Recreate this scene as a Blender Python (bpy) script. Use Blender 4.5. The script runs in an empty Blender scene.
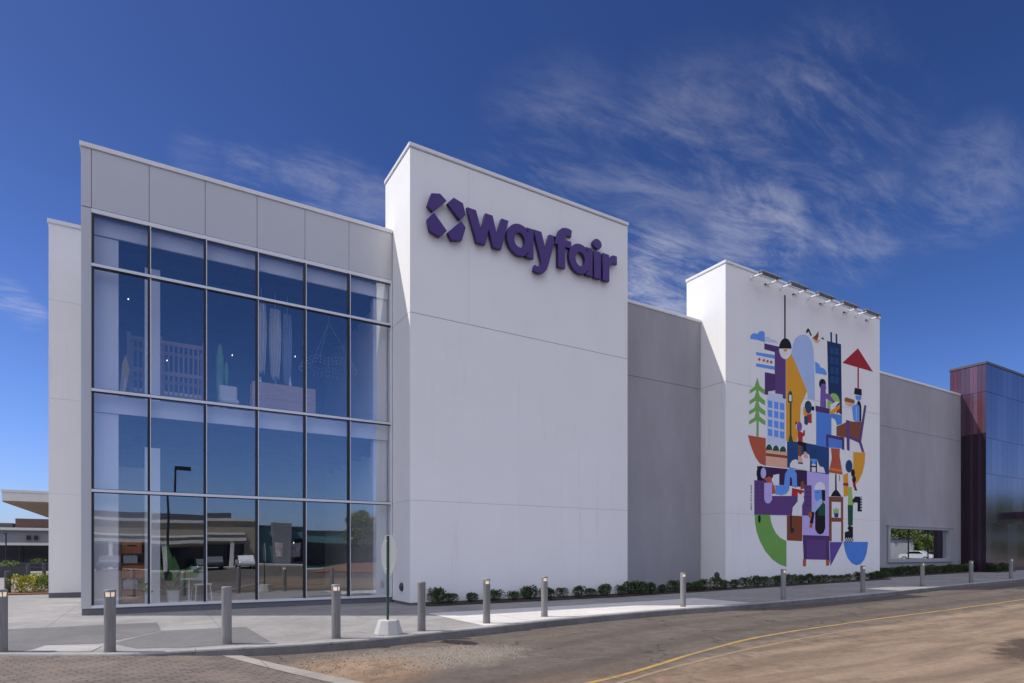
import bpy, bmesh, math, random
from mathutils import Vector, Matrix
random.seed(7)
C = bpy.data.collections.new("Scene Objects")
sc = bpy.context.scene
sc.collection.children.link(C)
R = math.radians

# ---------------------------------------------------------------- materials
def lin(c):
    c = c / 255.0
    return c / 12.92 if c <= 0.04045 else ((c + 0.055) / 1.055) ** 2.4

def mat(name, col, rough=0.7, metal=0.0, var=0.0, scale=3.0, bump=0.0, bscale=30.0, spec=0.5, coat=0.0, stretch=None):
    m = bpy.data.materials.new(name); m.use_nodes = True
    nt = m.node_tree; b = nt.nodes['Principled BSDF']
    b.inputs['Roughness'].default_value = rough; b.inputs['Metallic'].default_value = metal
    b.inputs['Specular IOR Level'].default_value = spec
    b.inputs['Coat Weight'].default_value = coat
    b.inputs['Base Color'].default_value = (*col, 1)
    geo = nt.nodes.new('ShaderNodeNewGeometry')
    vec = geo.outputs['Position']
    if stretch:
        mp = nt.nodes.new('ShaderNodeMapping'); mp.inputs['Scale'].default_value = stretch
        nt.links.new(vec, mp.inputs['Vector']); vec = mp.outputs['Vector']
    if var > 0:
        n = nt.nodes.new('ShaderNodeTexNoise'); n.inputs['Scale'].default_value = scale
        n.inputs['Detail'].default_value = 7; n.inputs['Roughness'].default_value = 0.62
        nt.links.new(vec, n.inputs['Vector'])
        r = nt.nodes.new('ShaderNodeMapRange')
        r.inputs['From Min'].default_value = 0.3; r.inputs['From Max'].default_value = 0.7
        r.inputs['To Min'].default_value = 1 - var; r.inputs['To Max'].default_value = 1 + var
        nt.links.new(n.outputs['Fac'], r.inputs['Value'])
        mx = nt.nodes.new('ShaderNodeMix'); mx.data_type = 'RGBA'; mx.blend_type = 'MULTIPLY'
        mx.inputs['Factor'].default_value = 1.0
        mx.inputs[6].default_value = (*col, 1)
        nt.links.new(r.outputs['Result'], mx.inputs[7])
        nt.links.new(mx.outputs[2], b.inputs['Base Color'])
    if bump > 0:
        n2 = nt.nodes.new('ShaderNodeTexNoise'); n2.inputs['Scale'].default_value = bscale; n2.inputs['Detail'].default_value = 5
        nt.links.new(vec, n2.inputs['Vector'])
        bp = nt.nodes.new('ShaderNodeBump'); bp.inputs['Strength'].default_value = bump; bp.inputs['Distance'].default_value = 0.02
        nt.links.new(n2.outputs['Fac'], bp.inputs['Height']); nt.links.new(bp.outputs['Normal'], b.inputs['Normal'])
    return m

class NB:
    """small node helper for the hand-wired ground materials"""
    def __init__(s, name):
        s.m = bpy.data.materials.new(name); s.m.use_nodes = True; s.nt = s.m.node_tree
        s.b = s.nt.nodes['Principled BSDF']; s.geo = s.nt.nodes.new('ShaderNodeNewGeometry')
        s.sep = s.nt.nodes.new('ShaderNodeSeparateXYZ'); s.nt.links.new(s.geo.outputs['Position'], s.sep.inputs[0])
        s.pos = s.geo.outputs['Position']; s.x = s.sep.outputs[0]; s.y = s.sep.outputs[1]
    def put(s, v, sock):
        if hasattr(v, 'links'): s.nt.links.new(v, sock)
        else: sock.default_value = v
    def math(s, op, a, b=0.0, c=None):
        n = s.nt.nodes.new('ShaderNodeMath'); n.operation = op
        s.put(a, n.inputs[0]); s.put(b, n.inputs[1])
        if c is not None: s.put(c, n.inputs[2])
        return n.outputs[0]
    def noise(s, scale, detail=6, rough=0.6, stretch=None, dist=0.0):
        n = s.nt.nodes.new('ShaderNodeTexNoise'); n.inputs['Scale'].default_value = scale
        n.inputs['Detail'].default_value = detail; n.inputs['Roughness'].default_value = rough; n.inputs['Distortion'].default_value = dist
        v = s.pos
        if stretch:
            mp = s.nt.nodes.new('ShaderNodeMapping'); mp.inputs['Scale'].default_value = stretch[0]; mp.inputs['Rotation'].default_value = (0, 0, stretch[1])
            s.nt.links.new(v, mp.inputs['Vector']); v = mp.outputs['Vector']
        s.nt.links.new(v, n.inputs['Vector']); return n.outputs['Fac']
    def smooth(s, v, a, b):
        if a > b: return s.math('SUBTRACT', 1.0, s.smooth(v, b, a))
        n = s.nt.nodes.new('ShaderNodeMapRange'); n.interpolation_type = 'SMOOTHSTEP'
        s.put(v, n.inputs['Value']); n.inputs['From Min'].default_value = a; n.inputs['From Max'].default_value = b
        return n.outputs['Result']
    def mix(s, f, a, b, mode='MIX'):
        n = s.nt.nodes.new('ShaderNodeMix'); n.data_type = 'RGBA'; n.blend_type = mode
        s.put(f, n.inputs['Factor'])
        s.put((*a, 1) if isinstance(a, tuple) else a, n.inputs[6]); s.put((*b, 1) if isinstance(b, tuple) else b, n.inputs[7])
        return n.outputs[2]
    def scale(s, f):
        n = s.nt.nodes.new('ShaderNodeCombineXYZ')
        for k in range(3): s.nt.links.new(f, n.inputs[k])
        return n.outputs[0]
    def color(s, c): s.nt.links.new(c, s.b.inputs['Base Color'])
    def bump(s, h, strength, dist=0.02):
        n = s.nt.nodes.new('ShaderNodeBump'); n.inputs['Strength'].default_value = strength; n.inputs['Distance'].default_value = dist
        s.nt.links.new(h, n.inputs['Height']); s.nt.links.new(n.outputs['Normal'], s.b.inputs['Normal'])

M = {}
M['stucco_grey'] = mat('grey_stucco', (0.335, 0.325, 0.345), 0.88, var=0.10, scale=0.8, bump=0.15, bscale=70, spec=0.2, stretch=(1, 1, 0.35))
def stucco(name, c, amp):
    p = NB(name); a = p.noise(0.7, 6, 0.6); f = p.noise(45, 4, 0.65); st = p.noise(1.0, 6, 0.65, ((3.2, 3.2, 0.16), 0.0)); st2 = p.noise(1.0, 5, 0.6, ((11, 11, 0.4), 0.0))
    k = p.math('ADD', 1 - amp * 1.1, p.math('MULTIPLY', a, amp)); k = p.math('ADD', k, p.math('MULTIPLY', p.math('SUBTRACT', f, 0.5), 0.10))
    k = p.math('SUBTRACT', k, p.math('MULTIPLY', p.math('MULTIPLY', p.smooth(st, 0.52, 0.72), p.smooth(st2, 0.45, 0.65)), amp * 0.9))
    p.color(p.mix(1.0, c, p.scale(k), 'MULTIPLY')); p.b.inputs['Roughness'].default_value = 0.88; p.b.inputs['Specular IOR Level'].default_value = 0.2
    p.bump(f, 0.18, 0.012); return p.m
M['stucco_white'] = stucco('white_stucco', (0.84, 0.83, 0.815), 0.09)
M['joint'] = mat('dark_joint', (0.08, 0.08, 0.085), 0.9)
M['seam'] = mat('sealed_seam', (0.60, 0.60, 0.60), 0.8)
M['coping'] = mat('coping_metal', (0.72, 0.72, 0.71), 0.45, 0.0, var=0.05)
M['coping_dark'] = mat('dark_coping_metal', (0.07, 0.07, 0.085), 0.6, 0.1)
M['panel'] = mat('silver_panel', (0.54, 0.535, 0.53), 0.36, 0.25, var=0.03, scale=0.4)
M['plinth'] = mat('dark_plinth', (0.13, 0.13, 0.14), 0.7, var=0.1)
M['alu'] = mat('aluminium_frame', (0.76, 0.76, 0.78), 0.35, 0.25)
M['gasket'] = mat('black_gasket', (0.015, 0.016, 0.02), 0.5)
M['interior_white'] = mat('interior_white_paint', (0.86, 0.86, 0.86), 0.8)
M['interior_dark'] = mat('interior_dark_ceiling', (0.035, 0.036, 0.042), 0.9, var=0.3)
M['interior_floor'] = mat('interior_timber_floor', (0.40, 0.33, 0.26), 0.5, var=0.15)
M['roof'] = mat('roof_membrane', (0.4, 0.4, 0.4), 0.9)
M['sign'] = mat('sign_purple', (0.052, 0.017, 0.165), 0.42, var=0.03)
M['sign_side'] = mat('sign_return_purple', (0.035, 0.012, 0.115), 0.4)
M['black_metal'] = mat('black_metal', (0.025, 0.025, 0.03), 0.45, 0.3)
M['white_metal'] = mat('white_painted_metal', (0.78, 0.78, 0.78), 0.35)
M['dark_blue_metal'] = mat('dark_lamp_housing', (0.13, 0.15, 0.21), 0.4, 0.4)
p_ = NB('grey_bollard_steel'); oi = p_.nt.nodes.new('ShaderNodeObjectInfo'); tcn = p_.nt.nodes.new('ShaderNodeTexCoord'); sz = p_.nt.nodes.new('ShaderNodeSeparateXYZ'); p_.nt.links.new(tcn.outputs['Object'], sz.inputs[0])
nz = p_.noise(22, 6, 0.7); ns = p_.noise(1, 5, 0.6, ((30, 30, 3), 0.0))
dirt_ = p_.math('MULTIPLY', p_.smooth(p_.math('ADD', sz.outputs[2], p_.math('MULTIPLY', nz, 0.25)), 0.30, 0.10), 0.55)
cb_ = p_.mix(p_.smooth(ns, 0.35, 0.7), (0.215, 0.21, 0.205), (0.275, 0.265, 0.255)); cb_ = p_.mix(dirt_, cb_, (0.16, 0.125, 0.095))
cb_ = p_.mix(p_.smooth(nz, 0.66, 0.72), cb_, (0.36, 0.35, 0.34))
p_.color(p_.mix(1.0, cb_, p_.scale(p_.math('ADD', 0.88, p_.math('MULTIPLY', oi.outputs['Random'], 0.22))), 'MULTIPLY')); p_.b.inputs['Roughness'].default_value = 0.5; p_.b.inputs['Metallic'].default_value = 0.15
M['bollard'] = p_.m
M['bollard_dark'] = mat('dark_bollard_cap', (0.10, 0.10, 0.10), 0.5, 0.2)
M['concrete'] = mat('cast_concrete', (0.46, 0.45, 0.43), 0.9, var=0.10, scale=5, bump=0.25, bscale=60)
M['sign_back'] = mat('bare_aluminium_sheet', (0.50, 0.50, 0.49), 0.38, 0.5, var=0.06)
M['sign_red'] = mat('stop_red', (0.55, 0.02, 0.025), 0.5)
M['white_paint'] = mat('white_paint', (0.8, 0.8, 0.8), 0.6)
M['green_post'] = mat('green_sign_post', (0.018, 0.055, 0.035), 0.5, 0.1)
M['leaf_dark'] = mat('dark_shrub_leaf', (0.035, 0.062, 0.016), 0.6, var=0.35, scale=9)
M['leaf_mid'] = mat('mid_shrub_leaf', (0.075, 0.115, 0.028), 0.6, var=0.3, scale=9)
M['leaf_lime'] = mat('lime_shrub_leaf', (0.16, 0.26, 0.03), 0.6, var=0.25, scale=6)
M['leaf_yellow'] = mat('yellow_shrub_leaf', (0.46, 0.38, 0.03), 0.6, var=0.25, scale=6)
M['leaf_tree'] = mat('tree_leaf', (0.16, 0.21, 0.04), 0.6, var=0.3, scale=2)
M['leaf_tree_light'] = mat('light_tree_leaf', (0.27, 0.31, 0.07), 0.6, var=0.3, scale=2)
M['bark'] = mat('bark', (0.09, 0.065, 0.045), 0.9, var=0.3, scale=8)
M['mulch'] = mat('dark_mulch', (0.045, 0.032, 0.025), 0.95, var=0.5, scale=25, bump=0.8, bscale=50)
M['mulch_red'] = mat('red_brown_mulch', (0.20, 0.10, 0.06), 0.95, var=0.4, scale=25, bump=0.8, bscale=50)
M['planter'] = mat('charcoal_planter', (0.045, 0.045, 0.055), 0.6, var=0.1)
M['wood'] = mat('brown_wood', (0.34, 0.21, 0.14), 0.5, var=0.25, scale=3, stretch=(1, 1, 8))
M['wood_light'] = mat('pale_oak', (0.56, 0.40, 0.30), 0.5, var=0.15, scale=2, stretch=(1, 1, 10))
M['terracotta'] = mat('terracotta', (0.68, 0.25, 0.11), 0.7, var=0.2, scale=6)
M['fabric'] = mat('white_fabric', (0.75, 0.73, 0.70), 0.9, bump=0.2, bscale=40)
M['fabric_blue'] = mat('pale_blue_fabric', (0.42, 0.50, 0.62), 0.9)
M['plant_leaf'] = mat('house_plant_leaf', (0.10, 0.27, 0.06), 0.4, var=0.3)
M['soffit'] = mat('timber_soffit', (0.27, 0.18, 0.11), 0.6, var=0.2, scale=2, stretch=(6, .5, 1))
M['brick'] = mat('brown_brick_wall', (0.10, 0.055, 0.045), 0.85, var=0.2, scale=3)
M['dark_glass'] = mat('dark_shop_glass', (0.012, 0.014, 0.018), 0.08, spec=0.6)
M['grey_wall'] = mat('mid_grey_wall', (0.22, 0.22, 0.24), 0.8, var=0.06)
M['pale_wall'] = mat('pale_wall', (0.66, 0.64, 0.60), 0.8, var=0.04)
M['tan_wall'] = mat('tan_wall', (0.33, 0.28, 0.21), 0.8, var=0.06)
M['teal_wall'] = mat('teal_wall', (0.10, 0.22, 0.22), 0.7)
M['slate'] = mat('slate_roof', (0.07, 0.075, 0.085), 0.6)
M['car_white'] = mat('white_car_paint', (0.75, 0.75, 0.75), 0.25, coat=0.6)
M['car_dark'] = mat('dark_car_paint', (0.04, 0.045, 0.055), 0.25, coat=0.6)
M['purple_shade'] = mat('purple_panel_painted_shade', (0.022, 0.012, 0.022), 0.35, 0.2)  # same purple cladding with its shade put into the colour
M['poster'] = mat('pale_poster', (0.6, 0.5, 0.48), 0.6, var=.5, scale=2)
M['tyre'] = mat('rubber', (0.02, 0.02, 0.02), 0.8)
M['window_frame'] = mat('grey_window_frame', (0.36, 0.36, 0.38), 0.5, 0.3)
PURP = [(0.085, 0.035, 0.062), (0.12, 0.035, 0.05), (0.155, 0.08, 0.12), (0.095, 0.055, 0.085), (0.05, 0.022, 0.045)]
for i, c in enumerate(PURP):
    M['purple_%d' % i] = mat('purple_metal_panel', c, 0.3, 0.2, var=0.05, coat=0.08)
M['purple_front'] = mat('mirror_purple_panel', (0.155, 0.14, 0.20), 0.13, 0.92, bump=0.03, bscale=1.2)
M['purple_front_2'] = mat('mirror_purple_panel_pale', (0.185, 0.165, 0.235), 0.16, 0.92, bump=0.03, bscale=1.2)

# lens of the bollard lamps: glow stands in for sun caught in the slot
m = bpy.data.materials.new('sun_glow_bollard_lens'); m.use_nodes = True
b = m.node_tree.nodes['Principled BSDF']; b.inputs['Base Color'].default_value = (0.9, 0.8, 0.68, 1); b.inputs['Roughness'].default_value = 0.5
b.inputs['Emission Color'].default_value = (1.0, 0.75, 0.52, 1); b.inputs['Emission Strength'].default_value = 0.35
M['lens'] = m

m = bpy.data.materials.new('lit_bulb'); m.use_nodes = True; b = m.node_tree.nodes['Principled BSDF']; b.inputs['Emission Color'].default_value = (1, .92, .8, 1); b.inputs['Emission Strength'].default_value = 2; M['bulb'] = m
M['board_yellow'] = mat('yellow_board_paint', (0.75, 0.5, 0.06), 0.5)
# coated facade glass: part mirror, part clear, with a faint roller-wave in the sheet
def glass_mat(name, r0, tint, wave):
    m = bpy.data.materials.new(name); m.use_nodes = True; nt = m.node_tree
    nt.nodes.remove(nt.nodes['Principled BSDF']); out = nt.nodes['Material Output']
    tr = nt.nodes.new('ShaderNodeBsdfTransparent'); tr.inputs['Color'].default_value = (*tint, 1)
    gl = nt.nodes.new('ShaderNodeBsdfGlossy'); gl.inputs['Roughness'].default_value = 0.0; gl.inputs['Color'].default_value = (0.90, 0.95, 1.0, 1)
    # Schlick reflectance of one coated face, the same from either side
    g0 = nt.nodes.new('ShaderNodeNewGeometry'); dt = nt.nodes.new('ShaderNodeVectorMath'); dt.operation = 'DOT_PRODUCT'
    nt.links.new(g0.outputs['Incoming'], dt.inputs[0]); nt.links.new(g0.outputs['Normal'], dt.inputs[1])
    def mth(op, a, b=0.0):
        q = nt.nodes.new('ShaderNodeMath'); q.operation = op
        for k, v in enumerate((a, b)):
            if hasattr(v, 'links'): nt.links.new(v, q.inputs[k])
            else: q.inputs[k].default_value = v
        return q.outputs[0]
    fac = mth('ADD', mth('MULTIPLY', mth('POWER', mth('SUBTRACT', 1.0, mth('ABSOLUTE', dt.outputs['Value'])), 5.0), 1 - r0), r0)
    geo = nt.nodes.new('ShaderNodeNewGeometry')
    n = nt.nodes.new('ShaderNodeTexNoise'); n.inputs['Scale'].default_value = 0.55; n.inputs['Detail'].default_value = 1
    mp = nt.nodes.new('ShaderNodeMapping'); mp.inputs['Scale'].default_value = (1.3, 1, 0.8)
    nt.links.new(geo.outputs['Position'], mp.inputs['Vector']); nt.links.new(mp.outputs['Vector'], n.inputs['Vector'])
    bp = nt.nodes.new('ShaderNodeBump'); bp.inputs['Strength'].default_value = wave; bp.inputs['Distance'].default_value = 0.01
    nt.links.new(n.outputs['Fac'], bp.inputs['Height']); nt.links.new(bp.outputs['Normal'], gl.inputs['Normal'])
    mx = nt.nodes.new('ShaderNodeMixShader')
    nt.links.new(fac, mx.inputs['Fac']); nt.links.new(tr.outputs[0], mx.inputs[1]); nt.links.new(gl.outputs[0], mx.inputs[2])
    nt.links.new(mx.outputs[0], out.inputs['Surface'])
    return m
M['glass'] = glass_mat('coated_facade_glass', 0.195, (0.985, 0.99, 1.0), 0.35)
M['glass_low'] = glass_mat('mirror_window_glass', 0.46, (0.8, 0.8, 0.8), 0.10)

# ---------------------------------------------------------------- mesh helpers
class MB:
    def __init__(s): s.v = []; s.f = []; s.mi = []
    def face(s, pts, mi=0):
        k = len(s.v); s.v += [tuple(p) for p in pts]; s.f.append(list(range(k, k + len(pts)))); s.mi.append(mi)
    def box(s, x0, y0, z0, x1, y1, z1, mi=0):
        x0, x1 = min(x0, x1), max(x0, x1); y0, y1 = min(y0, y1), max(y0, y1); z0, z1 = min(z0, z1), max(z0, z1)
        k = len(s.v)
        s.v += [(x0, y0, z0), (x1, y0, z0), (x1, y1, z0), (x0, y1, z0), (x0, y0, z1), (x1, y0, z1), (x1, y1, z1), (x0, y1, z1)]
        for q in ((0, 3, 2, 1), (4, 5, 6, 7), (0, 1, 5, 4), (1, 2, 6, 5), (2, 3, 7, 6), (3, 0, 4, 7)):
            s.f.append([k + i for i in q]); s.mi.append(mi)
        return s
    def prism(s, pts, y0, y1, mi=0, mside=None):
        """outline in X,Z extruded along Y"""
        a = sum(pts[i][0] * pts[(i + 1) % len(pts)][1] - pts[(i + 1) % len(pts)][0] * pts[i][1] for i in range(len(pts)))
        if a < 0: pts = pts[::-1]
        n = len(pts); k = len(s.v)
        s.v += [(p[0], y0, p[1]) for p in pts] + [(p[0], y1, p[1]) for p in pts]
        s.f.append([k + i for i in range(n)]); s.mi.append(mi)
        s.f.append([k + n + i for i in reversed(range(n))]); s.mi.append(mi)
        for i in range(n):
            j = (i + 1) % n; s.f.append([k + j, k + i, k + n + i, k + n + j]); s.mi.append(mi if mside is None else mside)
        return s
    def lathe(s, prof, cx=0, cy=0, n=24, mi=0):
        """profile (r, z) round the vertical axis"""
        k = len(s.v)
        for r, z in prof:
            for i in range(n):
                a = 2 * math.pi * i / n; s.v.append((cx + r * math.cos(a), cy + r * math.sin(a), z))
        for j in range(len(prof) - 1):
            for i in range(n):
                i2 = (i + 1) % n
                s.f.append([k + j * n + i, k + j * n + i2, k + (j + 1) * n + i2, k + (j + 1) * n + i]); s.mi.append(mi)
        s.f.append([k + (len(prof) - 1) * n + i for i in range(n)]); s.mi.append(mi)
        s.f.append([k + i for i in reversed(range(n))]); s.mi.append(mi)
        return s
    def tube(s, a, b, r0, r1=None, n=8, mi=0):
        r1 = r0 if r1 is None else r1
        a = Vector(a); b = Vector(b); d = (b - a).normalized()
        u = d.orthogonal().normalized(); w = d.cross(u); k = len(s.v)
        for p, r in ((a, r0), (b, r1)):
            for i in range(n):
                t = 2 * math.pi * i / n; s.v.append(tuple(p + u * (r * math.cos(t)) + w * (r * math.sin(t))))
        for i in range(n):
            j = (i + 1) % n; s.f.append([k + i, k + j, k + n + j, k + n + i]); s.mi.append(mi)
        s.f.append([k + i for i in reversed(range(n))]); s.mi.append(mi)
        s.f.append([k + n + i for i in range(n)]); s.mi.append(mi)
        return s
    def leaf(s, p, d, up, L, w, mi=0):
        """one folded leaf: two triangles each side of a midrib"""
        p = Vector(p); d = Vector(d).normalized(); side = d.cross(Vector(up))
        if side.length < 1e-3: side = d.orthogonal()
        side.normalize(); nrm = side.cross(d).normalized()
        tip = p + d * L; mid = p + d * (L * 0.45)
        a = mid + side * w + nrm * w * 0.35; c = mid - side * w + nrm * w * 0.35
        k = len(s.v); s.v += [tuple(p), tuple(a), tuple(tip), tuple(c)]
        s.f += [[k, k + 1, k + 2], [k, k + 2, k + 3]]; s.mi += [mi, mi]
    def mesh(s, name, mats, smooth=False):
        me = bpy.data.meshes.new(name); me.from_pydata(s.v, [], s.f)
        for m_ in (mats if isinstance(mats, (list, tuple)) else [mats]): me.materials.append(m_)
        me.polygons.foreach_set('material_index', s.mi)
        if smooth: me.polygons.foreach_set('use_smooth', [True] * len(me.polygons))
        me.update(); return me
    def build(s, name, mats, parent=None, smooth=False, bevel=0.0, loc=None):
        o = bpy.data.objects.new(name, s.mesh(name, mats, smooth)); C.objects.link(o)
        if parent: o.parent = parent
        if loc: o.location = loc
        if bevel:
            md = o.modifiers.new('bevel', 'BEVEL'); md.width = bevel; md.segments = 2; md.limit_method = 'ANGLE'; md.angle_limit = R(40)
        if smooth:
            md = o.modifiers.new('edges', 'EDGE_SPLIT'); md.split_angle = R(40)
        return o

def tag(o, label=None, cat=None, group=None, kind=None):
    if label: o['label'] = label
    if cat: o['category'] = cat
    if group: o['group'] = group
    if kind: o['kind'] = kind
    return o
def thing(name, label, cat, loc=(0, 0, 0), rz=0.0, group=None):
    o = bpy.data.objects.new(name, None); C.objects.link(o); o.empty_display_size = 0.2
    o.location = loc; o.rotation_euler = (0, 0, rz); return tag(o, label, cat, group)
def dup(o, loc, rz=0.0, label=None):
    def rec(a, par):
        c = a.copy(); C.objects.link(c)
        if par: c.parent = par
        for ch in a.children: rec(ch, c)
        return c
    r = rec(o, None); r.location = loc; r.rotation_euler = (0, 0, rz)
    if label: r['label'] = label
    return r
def structure(mb, name, mats, **k): return tag(mb.build(name, mats, **k), kind='structure')
ORD = ['first', 'second', 'third', 'fourth', 'fifth', 'sixth', 'seventh', 'eighth', 'ninth', 'tenth', 'eleventh', 'twelfth', 'thirteenth', 'fourteenth',
       'fifteenth', 'sixteenth', 'seventeenth', 'eighteenth', 'nineteenth', 'twentieth', 'twenty-first', 'twenty-second', 'twenty-third', 'twenty-fourth',
       'twenty-fifth', 'twenty-sixth', 'twenty-seventh', 'twenty-eighth', 'twenty-ninth', 'thirtieth', 'thirty-first', 'thirty-second', 'thirty-third',
       'thirty-fourth', 'thirty-fifth', 'thirty-sixth', 'thirty-seventh', 'thirty-eighth', 'thirty-ninth', 'fortieth']

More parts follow.
